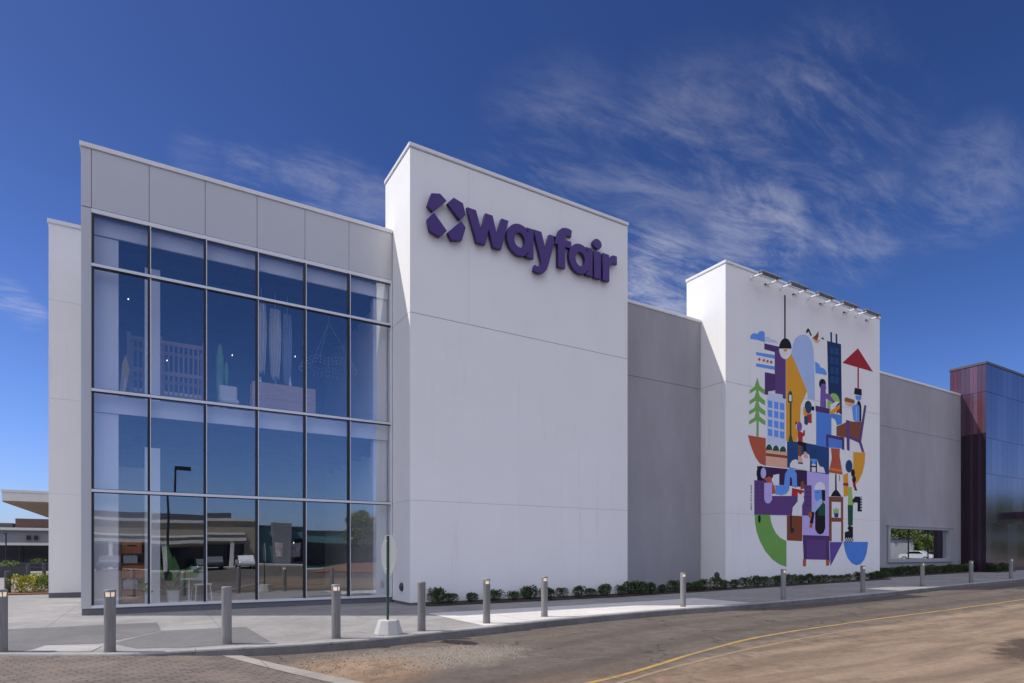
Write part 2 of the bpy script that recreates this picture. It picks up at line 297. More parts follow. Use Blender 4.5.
# ground heights: level in front of the glass, rising gently to the right
def gz(X): return 0.0 if X < 14 else (0.0125 * (X - 14) if X < 60 else 0.575)
def sstep(a, b, x):
    t = max(0.0, min(1.0, (x - a) / (b - a))); return t * t * (3 - 2 * t)
def rz_(X): return gz(X) - 0.16 + 0.125 * (1 - sstep(-0.6, 1.9, X))
SKY_STRENGTH, SKY_SAT, SUN_STRENGTH, EXPOSURE, HORIZON_GAIN = 0.058, 1.13, 3.3, 0.36, 1.75
SKY_TINT, CLOUD_COL, FILL_CLOUD_COL = (0.60, 0.71, 1.16, 1), (9.0, 9.0, 9.9, 1), (20.0, 20.0, 22.8, 1)
MURAL=[('black',3,[(24.16,13.01),(24.26,13.02),(24.26,10.94),(24.16,10.92)]),
('paleblue',0,[(24.67,10.49),(24.79,10.94),(24.96,11.23),(25.3,11.44),(25.65,11.54),(25.96,11.48),(26.19,11.29),(26.32,10.98),(26.39,10.42),(26.44,8.65),(25.88,8.64),(25.85,9.02)]),
('pale',0,[(22.84,10.91),(23.06,10.96),(23.25,10.88),(23.48,10.9),(23.79,10.79),(22.84,10.7)]),
('sky',0,[(21.85,10.69),(21.89,10.81),(22.02,10.9),(22.15,10.94),(22.26,10.93),(22.38,10.98),(22.46,11.07),(22.59,11.12),(22.73,11.12),(22.82,11.08),(22.82,10.67),(22.34,10.68),(21.85,10.64)]),
('purple',0,[(22.79,10.62),(23.81,10.65),(23.81,8.52),(23.53,8.54),(23.53,8.69),(23.05,8.57),(23.05,8.42),(22.82,8.41),(22.82,9.38),(23.5,9.4),(23.5,10.36),(22.79,10.36)]),
('purple2',1,[(23.53,10.39),(24.27,10.62),(24.27,8.4),(24.06,8.41),(24.06,8.57),(23.53,8.58)]),
('sky',1,[(22.24,10.15),(23.5,10.23),(23.5,10.07),(22.24,10.02)]),
('sky',1,[(22.24,9.67),(23.5,9.73),(23.5,9.58),(22.24,9.53)]),
('red',1,[(22.57,9.89),(22.5,9.86),(22.52,9.8),(22.46,9.83),(22.4,9.78),(22.41,9.84),(22.34,9.85),(22.41,9.88),(22.4,9.94),(22.46,9.91),(22.52,9.96),(22.5,9.9)]),
('red',1,[(22.87,9.9),(22.8,9.87),(22.81,9.8),(22.75,9.84),(22.7,9.79),(22.71,9.85),(22.64,9.86),(22.71,9.89),(22.7,9.95),(22.75,9.92),(22.81,9.97),(22.8,9.91)]),
('red',1,[(23.13,9.9),(23.05,9.87),(23.07,9.8),(23.01,9.84),(22.95,9.79),(22.96,9.85),(22.89,9.86),(22.96,9.89),(22.95,9.95),(23.01,9.92),(23.07,9.97),(23.05,9.91)]),
('red',1,[(23.37,9.9),(23.3,9.87),(23.31,9.81),(23.25,9.84),(23.19,9.79),(23.2,9.85),(23.13,9.86),(23.2,9.89),(23.19,9.96),(23.25,9.92),(23.31,9.98),(23.3,9.91)]),
('orange',0,[(24.29,10.23),(24.68,10.49),(25.85,8.98),(25.35,8.23),(25.33,7.45),(25.06,6.57),(24.3,6.54)]),
('black',3,[(24.68,10.72),(24.68,10.8),(24.66,10.87),(24.62,10.94),(24.58,11),(24.52,11.05),(24.46,11.08),(24.39,11.1),(24.31,11.11),(24.24,11.1),(24.16,11.08),(24.09,11.05),(24.02,11),(23.95,10.94),(23.9,10.88),(23.86,10.8),(23.82,10.73),(23.8,10.65),(23.8,10.57)]),
('white',2,[(23.8,10.56),(23.8,10.48),(23.82,10.4),(23.86,10.34),(23.9,10.28),(23.95,10.23),(24.02,10.2),(24.09,10.18),(24.16,10.17),(24.24,10.17),(24.31,10.19),(24.39,10.23),(24.46,10.27),(24.52,10.33),(24.58,10.39),(24.62,10.47),(24.66,10.55),(24.68,10.63),(24.68,10.71)]),
('orange',3,[(24.09,10.59),(24.11,10.54),(24.14,10.51),(24.18,10.5),(24.24,10.5),(24.29,10.52),(24.34,10.55),(24.37,10.59),(24.38,10.64)]),
('green',1,[(22.32,9.07),(22.48,8.74),(22.81,8.6),(22.81,8.4),(22.61,8.46),(22.32,8.56),(22.02,8.42),(21.83,8.3),(21.83,8.46),(22.13,8.64)]),
('green',2,[(22.32,8.66),(22.48,8.29),(22.84,8.14),(22.84,7.94),(22.61,8),(22.32,8.11),(22.02,7.96),(21.81,7.85),(21.81,8.01),(22.13,8.19)]),
('green',1,[(22.32,8.27),(22.48,7.84),(22.86,7.7),(22.86,7.5),(22.61,7.56),(22.32,7.67),(22.02,7.53),(21.78,7.41),(21.78,7.57),(22.13,7.75)]),
('green',2,[(22.32,7.89),(22.48,7.42),(22.86,7.27),(22.86,7.08),(22.61,7.14),(22.32,7.25),(22.02,7.11),(21.78,6.99),(21.78,7.15),(22.13,7.33)]),
('green',0,[(22.26,8.87),(22.41,8.88),(22.41,6.54),(22.26,6.54)]),
('palewhite',1,[(22.97,8.32),(23.06,8.47),(23.16,8.56),(24.02,8.56),(24.11,8.5),(24.11,8.39),(24.25,8.38),(24.25,6.22),(22.97,6.27)]),
('sky',2,[(23.03,8.19),(23.33,8.19),(23.33,7.88),(23.03,7.88)]),
('sky',2,[(23.45,8.19),(23.75,8.19),(23.75,7.88),(23.45,7.88)]),
('sky',2,[(23.85,8.19),(24.16,8.19),(24.16,7.88),(23.85,7.88)]),
('sky',2,[(23.03,7.79),(23.33,7.78),(23.33,7.48),(23.03,7.48)]),
('sky',2,[(23.45,7.79),(23.75,7.78),(23.75,7.47),(23.45,7.48)]),
('sky',2,[(23.85,7.78),(24.16,7.78),(24.16,7.47),(23.85,7.47)]),
('sky',2,[(23.03,7.36),(23.33,7.36),(23.33,7.05),(23.03,7.06)]),
('sky',2,[(23.45,7.36),(23.75,7.35),(23.75,7.04),(23.45,7.05)]),
('sky',2,[(23.85,7.35),(24.16,7.34),(24.16,7.03),(23.85,7.04)]),
('sky',2,[(23.03,6.96),(23.33,6.95),(23.33,6.65),(23.03,6.66)]),
('sky',2,[(23.45,6.95),(23.75,6.94),(23.75,6.64),(23.45,6.65)]),
('sky',2,[(23.85,6.94),(24.16,6.93),(24.16,6.62),(23.85,6.63)]),
('dgreen',3,[(23.32,6.05),(23.31,6.13),(23.28,6.19),(23.23,6.24),(23.17,6.27),(23.11,6.28),(23.04,6.26),(22.98,6.22),(22.93,6.16),(22.9,6.09),(22.89,6.01)]),
('dgreen',3,[(23.8,6.05),(23.79,6.13),(23.75,6.19),(23.71,6.24),(23.64,6.27),(23.58,6.28),(23.51,6.26),(23.45,6.22),(23.4,6.16),(23.37,6.09),(23.36,6.02)]),
('dgreen',3,[(24.29,6.06),(24.28,6.13),(24.25,6.2),(24.2,6.25),(24.14,6.28),(24.07,6.28),(24,6.26),(23.93,6.22),(23.89,6.17),(23.85,6.09),(23.84,6.02)]),
('peach',2,[(22.89,6.04),(24.37,6.06),(24.37,5.34),(22.89,5.35)]),
('brown',3,[(22.89,5.88),(24.37,5.89),(24.37,5.77),(22.89,5.76)]),
('terra',2,[(21.71,6.54),(22.88,6.53),(22.88,5.32),(22.48,5.4),(22.21,5.63),(22.01,5.91),(21.84,6.2)]),
('dgreen',2,[(24.43,8.27),(24.43,8.59),(24.49,8.75),(24.6,8.82),(24.7,8.77),(24.74,8.6),(24.74,8.31)]),
('white',3,[(24.51,8.63),(24.68,8.63),(24.68,8.35),(24.51,8.35)]),
('dgreen',2,[(24.56,8.31),(24.68,8.33),(24.68,6.85),(24.81,6.54),(24.45,6.54),(24.56,6.84)]),
('navy',0,[(24.36,6.52),(25.06,6.59),(27.55,6.56),(27.55,5.26),(26.44,5.29),(24.36,5.36)]),
('violet',3,[(25.45,7.3),(25.44,7.37),(25.41,7.43),(25.36,7.48),(25.29,7.5),(25.22,7.49),(25.16,7.46),(25.11,7.4),(25.07,7.33),(25.06,7.26),(25.07,7.19),(25.11,7.13),(25.16,7.08),(25.22,7.07),(25.29,7.07),(25.36,7.1),(25.41,7.16),(25.44,7.23)]),
('white',2,[(25.02,7.39),(25.21,7.47),(25.28,7.38),(25.06,7.13),(25,7.21)]),
('red',3,[(25.1,7.43),(25.1,7.46),(25.08,7.47),(25.06,7.49),(25.04,7.49),(25.01,7.49),(24.98,7.48),(24.96,7.46),(24.95,7.44),(24.95,7.41),(24.95,7.39),(24.96,7.37),(24.98,7.36),(25.01,7.35),(25.04,7.35),(25.06,7.37),(25.08,7.38),(25.1,7.41)]),
('red',3,[(25.16,7.07),(25.45,7.05),(25.53,7),(25.57,7.18),(25.67,7.13),(25.67,6.92),(25.51,6.86),(25.49,6.6),(25.16,6.61)]),
('black',4,[(25.16,6.63),(25.77,6.59),(25.77,6.18),(25.57,6.17),(25.53,6.41),(25.16,6.45)]),
('brown',3,[(25.16,6.51),(25.39,6.49),(25.39,5.93),(25.16,5.95)]),
('peach',4,[(25.16,5.95),(25.37,5.93),(25.51,5.73),(25.49,5.62),(25.16,5.63)]),
('peach',4,[(25.59,6.17),(25.77,6.18),(25.9,5.98),(25.9,5.89),(25.57,5.91)]),
('black',5,[(25.16,5.66),(25.51,5.66),(25.51,5.6),(25.16,5.6)]),
('orange',1,[(25.55,8.2),(25.8,8.26),(25.9,7.82),(25.65,7.79),(25.55,7.87)]),
('navy2',3,[(26.19,8.25),(26.18,8.34),(26.13,8.42),(26.07,8.47),(25.99,8.49),(25.91,8.48),(25.83,8.44),(25.77,8.37),(25.72,8.29),(25.71,8.19),(25.72,8.1),(25.77,8.02),(25.83,7.97),(25.91,7.95),(25.99,7.96),(26.07,8),(26.13,8.07),(26.18,8.15)]),
('black',2,[(26.18,8.34),(26.16,8.42),(26.12,8.48),(26.05,8.52),(25.96,8.54),(25.87,8.53),(25.79,8.49),(25.72,8.43),(25.68,8.36),(25.66,8.28),(25.68,8.2),(25.72,8.14),(25.79,8.09),(25.87,8.08),(25.96,8.09),(26.05,8.12),(26.12,8.19),(26.16,8.26)]),
('black',2,[(26.39,8.24),(26.39,8.28),(26.37,8.31),(26.34,8.33),(26.3,8.34),(26.26,8.34),(26.22,8.32),(26.2,8.29),(26.18,8.26),(26.17,8.22),(26.18,8.18),(26.2,8.15),(26.22,8.13),(26.26,8.12),(26.3,8.13),(26.34,8.14),(26.37,8.17),(26.39,8.21)]),
('red',2,[(25.8,7.9),(26.15,7.97),(26.2,7.54),(25.87,7.53)]),
('navy2',3,[(25.61,7.79),(25.87,7.84),(25.9,7.45),(25.75,7.41),(25.63,7.46)]),
('peach',1,[(26.07,8.02),(26.23,8.01),(26.2,7.7),(26.05,7.72)]),
('white',1,[(24.56,5.38),(24.58,5.54),(24.73,5.7),(24.97,5.78),(25.22,5.72),(25.28,5.89),(25.53,6.05),(25.8,6.12),(26,6.06),(26.06,5.78),(26.06,5.31)]),
('white',1,[(26.05,5.31),(26.08,5.7),(26.33,5.82),(26.59,5.89),(26.79,5.6),(27.11,5.57),(27.24,5.31)]),
('navy2',2,[(26.57,6.14),(26.56,6.23),(26.52,6.3),(26.45,6.35),(26.37,6.38),(26.29,6.37),(26.21,6.33),(26.15,6.27),(26.11,6.19),(26.1,6.1),(26.11,6.02),(26.15,5.95),(26.21,5.89),(26.29,5.87),(26.37,5.88),(26.45,5.91),(26.52,5.97),(26.56,6.05)]),
('sky',2,[(26.08,5.9),(26.59,5.91),(26.59,5.66),(26.08,5.65)]),
('black',3,[(26.06,5.8),(26.18,5.81),(26.18,5.3),(26.06,5.29)]),
('black',3,[(26.49,5.81),(26.59,5.82),(26.59,5.31),(26.49,5.3)]),
('black',3,[(26.06,5.58),(26.59,5.59),(26.59,5.53),(26.06,5.51)]),
('black',3,[(27.29,9.51),(27.27,9.59),(27.22,9.66),(27.15,9.7),(27.06,9.71),(26.97,9.7),(26.88,9.66),(26.81,9.6),(26.77,9.52),(26.75,9.44),(26.77,9.36),(26.81,9.29),(26.88,9.25),(26.97,9.23),(27.06,9.25),(27.15,9.29),(27.22,9.35),(27.27,9.43)]),
('violet',4,[(27.31,9.33),(27.3,9.4),(27.26,9.46),(27.2,9.49),(27.13,9.5),(27.05,9.49),(26.98,9.46),(26.92,9.41),(26.88,9.34),(26.87,9.27),(26.88,9.21),(26.92,9.15),(26.98,9.12),(27.05,9.1),(27.13,9.11),(27.2,9.15),(27.26,9.2),(27.3,9.26)]),
('violet',2,[(26.88,9.32),(27.21,9.35),(27.29,9.1),(27.31,8.39),(26.84,8.39)]),
('violet',4,[(27.23,9.06),(27.55,9.07),(28.02,8.77),(27.91,8.68),(27.26,8.84)]),
('lime',3,[(27.4,8.48),(27.42,8.74),(27.55,8.98),(27.79,9.14),(28.08,9.16),(28.3,9.05),(28.43,8.84),(28.41,8.75),(27.9,8.59),(27.52,8.15)]),
('white',4,[(27.65,8.57),(28.17,8.81),(28.36,8.79),(27.87,8.36),(27.63,8.34)]),
('orange',4,[(27.57,8.23),(28.44,8.7),(28.41,8.49),(28.25,8.34),(27.89,8.17),(27.59,8.15)]),
('red',5,[(28.15,8.34),(28.45,8.53),(28.41,8.34),(28.17,8.2)]),
('purple',5,[(26.48,8.39),(27.58,8.38),(27.58,8.14),(26.48,8.13)]),
('blue',1,[(26.53,8.14),(27.74,8.13),(27.74,7.13),(28.71,7.12),(28.71,6.59),(27.37,6.53),(26.53,6.55)]),
('blue',1,[(27.68,8.18),(28.6,8.19),(28.6,7.78),(28.19,7.65),(28.1,7.86),(27.97,7.94),(27.79,7.97),(27.68,7.93)]),
('purple',3,[(27.31,7.15),(28.8,7.14),(28.8,6.53),(28.6,6.54),(28.6,6.98),(27.5,7.01),(27.5,6.56),(27.31,6.56)]),
('navy3',0,[(27.39,11.56),(28.53,11.6),(28.61,8.2),(28.42,8.24),(27.5,8.96)]),
('navy3',0,[(27.64,12.02),(27.79,12.03),(27.8,11.54),(27.67,11.54)]),
('navy3',0,[(28.07,12.02),(28.21,12.02),(28.23,11.57),(28.09,11.56)]),
('navyw',1,[(27.64,11.32),(27.93,11.34),(27.93,11.02),(27.64,11)]),
('navyw',1,[(28.03,11.35),(28.32,11.36),(28.32,11.04),(28.03,11.02)]),
('navyw',1,[(27.64,10.86),(27.93,10.87),(27.93,10.55),(27.64,10.54)]),
('navyw',1,[(28.03,10.88),(28.32,10.89),(28.32,10.57),(28.03,10.55)]),
('navyw',1,[(27.64,10.39),(27.93,10.4),(27.93,10.08),(27.64,10.07)]),
('navyw',1,[(28.03,10.41),(28.32,10.42),(28.32,10.09),(28.03,10.08)]),
('navyw',1,[(27.64,9.95),(27.93,9.96),(27.93,9.63),(27.64,9.62)]),
('navyw',1,[(28.03,9.96),(28.32,9.97),(28.32,9.64),(28.03,9.64)]),
('sky',1,[(26.44,10.42),(26.59,10.41),(26.78,10.35),(26.85,10.23),(27.04,10.23),(27.22,10.18),(27.35,10.07),(27.36,9.93),(26.48,9.9)]),
('brown',2,[(26.26,11.49),(26.48,11.65),(26.71,11.89),(26.72,11.64),(26.58,11.41)]),
('peach',1,[(26.2,11.5),(26.44,11.46),(26.83,11.51),(26.78,11.38),(26.61,11.3),(26.41,11.34)]),
('black',2,[(25.75,11.65),(25.79,11.75),(25.9,11.87),(25.99,11.84),(26.12,11.68),(26.2,11.56),(26.09,11.56),(25.93,11.74),(25.86,11.63)]),
('black',2,[(26.89,11.59),(27.02,11.66),(27.15,11.62),(27.13,11.56),(27,11.58)]),
('red2',1,[(29.98,11.66),(31.32,10.7),(28.64,10.72)]),
('red2',0,[(29.93,10.7),(30.06,10.71),(30.06,9.68),(29.93,9.68)]),
('black',3,[(29.7,9.67),(30.3,9.68),(30.3,9.36),(29.63,9.35)]),
('sky',2,[(29.77,9.32),(30.28,9.34),(30.26,9.18),(30.1,9.08),(29.86,9.09),(29.75,9.18)]),
('sky',1,[(29.45,8.7),(29.64,8.82),(29.9,8.91),(30.12,8.9),(30.12,8.04),(29.73,8.02),(29.57,8.07)]),
('black',2,[(29.88,8.93),(30,9.07),(30.17,9.05),(30.27,8.85),(30.27,8.07),(30.12,8.05),(30.1,8.8)]),
('paleblue',2,[(29.8,8.73),(29.86,8.74),(29.86,8.07),(29.8,8.08)]),
('bread',2,[(28.83,9.04),(28.96,9.1),(29.64,9.07),(29.7,8.98),(29.64,8.88),(28.83,8.89)]),
('peach',2,[(28.85,8.88),(29.61,8.86),(29.52,8.75),(29.27,8.69),(28.94,8.74)]),
('brown',1,[(28.15,7.6),(28.94,7.88),(28.94,7.98),(29.56,7.99),(30.42,8.07),(30.19,7.07),(29.16,7.14),(28.15,7.16)]),
('purple2',2,[(28.94,8),(29.25,8),(29.25,6.53),(29.03,6.55)]),
('purple2',2,[(30.54,8.93),(30.73,8.91),(30.26,7.09),(30.54,6.57),(30.33,6.56),(30.02,7.06)]),
('purple2',3,[(29.16,7.29),(30.14,7.15),(30.1,6.99),(29.16,7.14)]),
('terra',2,[(27.7,6.53),(28.43,6.56),(28.41,6.21),(28.67,5.33),(27.52,5.36),(27.77,6.04)]),
('orange2',3,[(27.61,5.59),(28.59,5.56),(28.61,5.46),(27.59,5.48)]),
('black',1,[(28.04,5.32),(28.15,5.33),(28.17,4.58),(28.39,4.44),(28.57,4.26),(27.68,4.24),(27.84,4.43),(28.04,4.57)]),
('black',1,[(28.39,5.29),(28.44,5.3),(28.44,5.01),(28.39,5.01)]),
('orange',0,[(29.56,6.5),(30.62,6.56),(30.58,6.04),(30.38,5.54),(30.03,5.11),(29.56,4.76)]),
('orange',0,[(28.71,5.32),(29.12,5.44),(29.16,4.33),(28.75,4.28)]),
('navy2',2,[(29.5,5.8),(29.48,5.9),(29.43,5.99),(29.35,6.06),(29.25,6.08),(29.15,6.08),(29.05,6.03),(28.97,5.96),(28.92,5.86),(28.9,5.75),(28.92,5.65),(28.97,5.56),(29.05,5.5),(29.15,5.47),(29.25,5.47),(29.35,5.52),(29.43,5.59),(29.48,5.69)]),
('black',3,[(29.71,5.48),(29.7,5.54),(29.67,5.6),(29.62,5.64),(29.57,5.66),(29.51,5.66),(29.45,5.63),(29.41,5.58),(29.38,5.52),(29.37,5.46),(29.38,5.39),(29.41,5.33),(29.45,5.29),(29.51,5.28),(29.57,5.28),(29.62,5.3),(29.67,5.35),(29.7,5.41)]),
('black',3,[(29.8,5.17),(29.79,5.23),(29.76,5.28),(29.72,5.32),(29.66,5.33),(29.6,5.33),(29.55,5.3),(29.5,5.26),(29.47,5.21),(29.46,5.15),(29.47,5.09),(29.5,5.04),(29.55,5.01),(29.6,4.99),(29.66,4.99),(29.72,5.02),(29.76,5.06),(29.79,5.11)]),
('white',1,[(29.17,5.44),(29.49,5.42),(29.68,5.1),(29.45,4.77),(29.15,4.75)]),
('red2',2,[(29.49,5.1),(29.73,5.04),(29.86,4.69),(29.73,4.65),(29.57,4.8)]),
('dark',2,[(29.68,4.74),(29.92,4.69),(29.86,4.62),(29.65,4.64)]),
('red2',1,[(28.71,4.93),(29.15,4.96),(29.15,4.81),(28.71,4.8)]),
('lime',2,[(29.12,4.75),(29.45,4.78),(29.49,4.26),(29.65,4.15),(29.62,3.92),(29.12,3.87)]),
('dgreen',2,[(29.09,3.88),(29.54,3.9),(29.52,2.89),(29.12,2.9)]),
('black',3,[(28.84,2.29),(28.84,2.56),(29.2,2.63),(29.07,2.75),(29.2,2.91),(29.54,2.82),(29.54,2.3)]),
('black',3,[(29.49,4.14),(29.73,4.33),(30.32,4.34),(30.32,3.61),(29.94,3.6),(29.94,4.04),(29.52,4.02)]),
('black',4,[(28.84,2.29),(28.93,2.3),(28.93,2.22),(28.84,2.22)]),
('black',4,[(28.93,2.22),(29.02,2.22),(29.02,2.15),(28.93,2.15)]),
('black',4,[(28.84,2.15),(28.93,2.15),(28.93,2.07),(28.84,2.07)]),
('black',4,[(29.02,2.3),(29.11,2.3),(29.11,2.22),(29.02,2.22)]),
('black',4,[(29.11,2.22),(29.2,2.22),(29.2,2.15),(29.11,2.15)]),
('black',4,[(29.02,2.15),(29.11,2.15),(29.11,2.07),(29.02,2.07)]),
('black',4,[(29.2,2.3),(29.29,2.3),(29.29,2.23),(29.2,2.22)]),
('black',4,[(29.29,2.23),(29.38,2.23),(29.38,2.15),(29.29,2.15)]),
('black',4,[(29.2,2.15),(29.29,2.15),(29.29,2.08),(29.2,2.08)]),
('black',4,[(29.38,2.3),(29.48,2.3),(29.48,2.23),(29.38,2.23)]),
('black',4,[(29.48,2.23),(29.57,2.23),(29.57,2.15),(29.48,2.15)]),
('black',4,[(29.38,2.15),(29.48,2.15),(29.48,2.08),(29.38,2.08)]),
('white',4,[(30.19,4.31),(30.3,4.31),(30.3,4.25),(30.19,4.25)]),
('white',4,[(30.19,4.17),(30.3,4.17),(30.3,4.11),(30.19,4.11)]),
('white',4,[(30.19,4.03),(30.3,4.04),(30.3,3.98),(30.19,3.97)]),
('white',4,[(30.19,3.9),(30.3,3.9),(30.3,3.84),(30.19,3.83)]),
('white',4,[(30.19,3.76),(30.3,3.76),(30.3,3.7),(30.19,3.7)]),
('blue',0,[(28.73,2.09),(30.87,2.11),(30.84,1.86),(30.73,1.51),(30.53,1.21),(30.21,1),(29.85,0.94),(29.45,1.04),(29.09,1.29),(28.86,1.66)]),
('violet2',0,[(27.59,2.07),(28.68,2.08),(27.66,0.92)]),
('purple',2,[(25.5,2.37),(27.54,2.36),(27.6,1.22),(25.58,1.27)]),
('purple2',3,[(25.8,2.17),(27.3,2.16),(27.3,1.23),(25.8,1.26)]),
('terra',1,[(25.52,1.27),(25.76,1.27),(25.76,0.94),(25.52,0.94)]),
('terra',1,[(27.3,1.24),(27.63,1.24),(27.54,0.95),(27.3,0.95)]),
('brown',1,[(27.54,4.22),(28.71,4.25),(28.71,2.11),(27.54,2.1)]),
('white',2,[(27.76,3.98),(28.51,4),(28.51,3.24),(27.76,3.24)]),
('white',2,[(27.76,3.03),(28.53,3.05),(28.53,2.1),(27.76,2.1)]),
('lime',3,[(27.9,3.45),(27.88,3.68),(28.02,3.62),(28.1,3.75),(28.2,3.63),(28.35,3.72),(28.33,3.47)]),
('navy2',3,[(27.93,3.45),(28.33,3.46),(28.28,3.25),(27.99,3.25)]),
('lavender',0,[(25.83,5.3),(27.54,5.32),(27.54,2.36),(25.5,2.37),(25.47,3.25),(25.83,3.26)]),
('dpurple',0,[(22.31,5.28),(25.83,5.32),(25.83,4.55),(22.31,4.56)]),
('purple2',1,[(22.12,4.66),(22.81,4.68),(22.81,4.02),(25.62,4.16),(25.62,4.66),(26.18,4.67),(26.18,3.27),(22.12,3.19)]),
('purple2',1,[(22.81,4.02),(25.62,4.16),(25.62,3.27),(22.81,3.2)]),
('dpurple',2,[(22.38,4.51),(22.36,4.54),(22.32,4.54),(22.3,4.5),(22.32,4.48),(22.36,4.48)]),
('dpurple',2,[(25.89,4.55),(25.87,4.58),(25.83,4.58),(25.8,4.55),(25.83,4.52),(25.87,4.52)]),
('dpurple',2,[(22.64,4.52),(22.62,4.55),(22.58,4.55),(22.56,4.52),(22.58,4.49),(22.62,4.49)]),
('dpurple',2,[(26.09,4.57),(26.07,4.59),(26.03,4.59),(26,4.56),(26.03,4.53),(26.07,4.53)]),
('dpurple',2,[(22.38,4.34),(22.36,4.37),(22.32,4.37),(22.3,4.33),(22.32,4.31),(22.36,4.31)]),
('dpurple',2,[(25.89,4.35),(25.87,4.38),(25.83,4.38),(25.8,4.35),(25.83,4.32),(25.87,4.32)]),
('dpurple',2,[(22.64,4.35),(22.62,4.38),(22.58,4.38),(22.56,4.35),(22.58,4.32),(22.62,4.32)]),
('dpurple',2,[(26.09,4.36),(26.07,4.39),(26.03,4.39),(26,4.36),(26.03,4.33),(26.07,4.33)]),
('dpurple',2,[(22.38,4.17),(22.36,4.2),(22.32,4.2),(22.3,4.17),(22.32,4.14),(22.36,4.14)]),
('dpurple',2,[(25.89,4.15),(25.87,4.18),(25.83,4.18),(25.8,4.15),(25.83,4.12),(25.87,4.12)]),
('dpurple',2,[(22.64,4.18),(22.62,4.21),(22.58,4.21),(22.56,4.18),(22.58,4.15),(22.62,4.15)]),
('dpurple',2,[(26.09,4.16),(26.07,4.19),(26.03,4.19),(26,4.16),(26.03,4.13),(26.07,4.13)]),
('dpurple',2,[(22.38,4),(22.36,4.03),(22.32,4.03),(22.3,4),(22.32,3.97),(22.36,3.97)]),
('dpurple',2,[(25.89,3.95),(25.87,3.98),(25.83,3.98),(25.8,3.94),(25.83,3.92),(25.87,3.92)]),
('dpurple',2,[(22.64,4.01),(22.62,4.04),(22.58,4.04),(22.56,4.01),(22.58,3.98),(22.62,3.98)]),
('dpurple',2,[(26.09,3.96),(26.07,3.99),(26.03,3.99),(26,3.95),(26.03,3.92),(26.07,3.93)]),
('dpurple',2,[(22.38,3.83),(22.36,3.86),(22.32,3.86),(22.3,3.83),(22.32,3.8),(22.36,3.8)]),
('dpurple',2,[(25.89,3.75),(25.87,3.78),(25.83,3.78),(25.8,3.74),(25.83,3.71),(25.87,3.71)]),
('dpurple',2,[(22.64,3.84),(22.62,3.87),(22.58,3.87),(22.56,3.84),(22.58,3.81),(22.62,3.81)]),
('dpurple',2,[(26.09,3.76),(26.07,3.79),(26.03,3.79),(26,3.75),(26.03,3.72),(26.07,3.72)]),
('black',3,[(22.85,5),(22.83,5.11),(22.78,5.21),(22.7,5.27),(22.61,5.3),(22.51,5.3),(22.41,5.25),(22.34,5.17),(22.28,5.07),(22.27,4.96),(22.28,4.86),(22.34,4.76),(22.41,4.7),(22.51,4.66),(22.61,4.67),(22.7,4.71),(22.78,4.79),(22.83,4.89)]),
('lavender',4,[(22.9,5.01),(22.89,5.1),(22.86,5.17),(22.81,5.21),(22.75,5.24),(22.69,5.24),(22.63,5.2),(22.58,5.15),(22.55,5.07),(22.54,4.99),(22.55,4.91),(22.58,4.84),(22.63,4.79),(22.69,4.77),(22.75,4.77),(22.81,4.8),(22.86,4.86),(22.89,4.93)]),
('terra',3,[(22.75,4.76),(23.11,4.88),(23.41,4.8),(23.56,4.17),(23.25,4.12),(23.02,4.6)]),
('lavender',4,[(22.78,4.59),(23.3,4.62),(23.3,3.87),(23.16,3.73),(23.03,3.7),(22.88,3.73),(22.78,3.87)]),
('white',4,[(23.38,4.96),(23.8,5.04),(23.8,4.53),(23.38,4.53)]),
('white',4,[(23.47,4.75),(23.44,4.83),(23.38,4.86),(23.31,4.82),(23.29,4.74),(23.31,4.66),(23.38,4.62),(23.44,4.66)]),
('sky',3,[(23.53,4.54),(24.14,4.55),(24.22,5.05),(24.39,5.27),(24.65,5.37),(24.9,5.31),(25.06,5.12),(25.08,4.51),(24.73,4.53),(24.71,4.9),(24.58,4.97),(24.52,4.4),(24.33,4.19),(23.99,4.11),(23.56,4.13)]),
('red',2,[(24.73,4.47),(25.62,4.4),(25.52,4.14),(24.69,4.11)]),
('brown',3,[(25.35,4.76),(25.58,4.84),(25.65,4.5),(25.35,4.44)]),
('white',3,[(24.71,3.23),(24.77,3.6),(25.13,3.88),(25.14,4.3),(25.32,4.2),(25.55,4.33),(25.6,3.94),(25.45,3.7),(25.45,3.24)]),
('brown2',1,[(24.35,3.23),(25.47,3.23),(25.47,2.09),(24.35,2.11)]),
('dark',2,[(24.58,3.24),(24.71,3.25),(24.71,2.68),(24.87,2.66),(24.87,2.52),(24.74,2.42),(24.61,2.48),(24.57,2.65)]),
('green2',0,[(22.14,3.2),(23.17,3.21),(23.26,2.89),(23.38,2.66),(23.59,2.42),(23.89,2.22),(24.32,2.08),(24.32,0.93),(23.81,1.05),(23.33,1.27),(22.86,1.62),(22.5,2.05),(22.27,2.47),(22.17,2.86)]),
('black',2,[(22.55,3.02),(22.53,3.12),(22.49,3.18),(22.43,3.18),(22.38,3.12),(22.37,3.01),(22.38,2.91),(22.43,2.85),(22.49,2.85),(22.53,2.92)]),
('white',2,[(26.38,4.47),(26.43,4.66),(26.6,4.81),(26.8,4.88),(27.01,4.86),(27.18,4.74),(27.24,4.53)]),
('sky',2,[(26.38,4.47),(26.95,4.5),(26.95,4.03),(26.72,3.91),(26.43,4.04)]),
('black',3,[(26.95,4.51),(27.24,4.5),(27.24,4.01),(26.98,3.98)]),
('navy2',3,[(26.67,4.38),(26.64,4.41),(26.6,4.4),(26.57,4.37),(26.6,4.34),(26.64,4.34)]),
('paleblue',3,[(26.43,3.72),(26.74,4.06),(27.01,4.06),(27.01,3.89),(26.41,3.42),(26.17,3.48)]),
('dgreen',2,[(26.67,3.73),(27.01,4),(27.24,3.82),(27.24,3.29),(26.67,3.28)]),
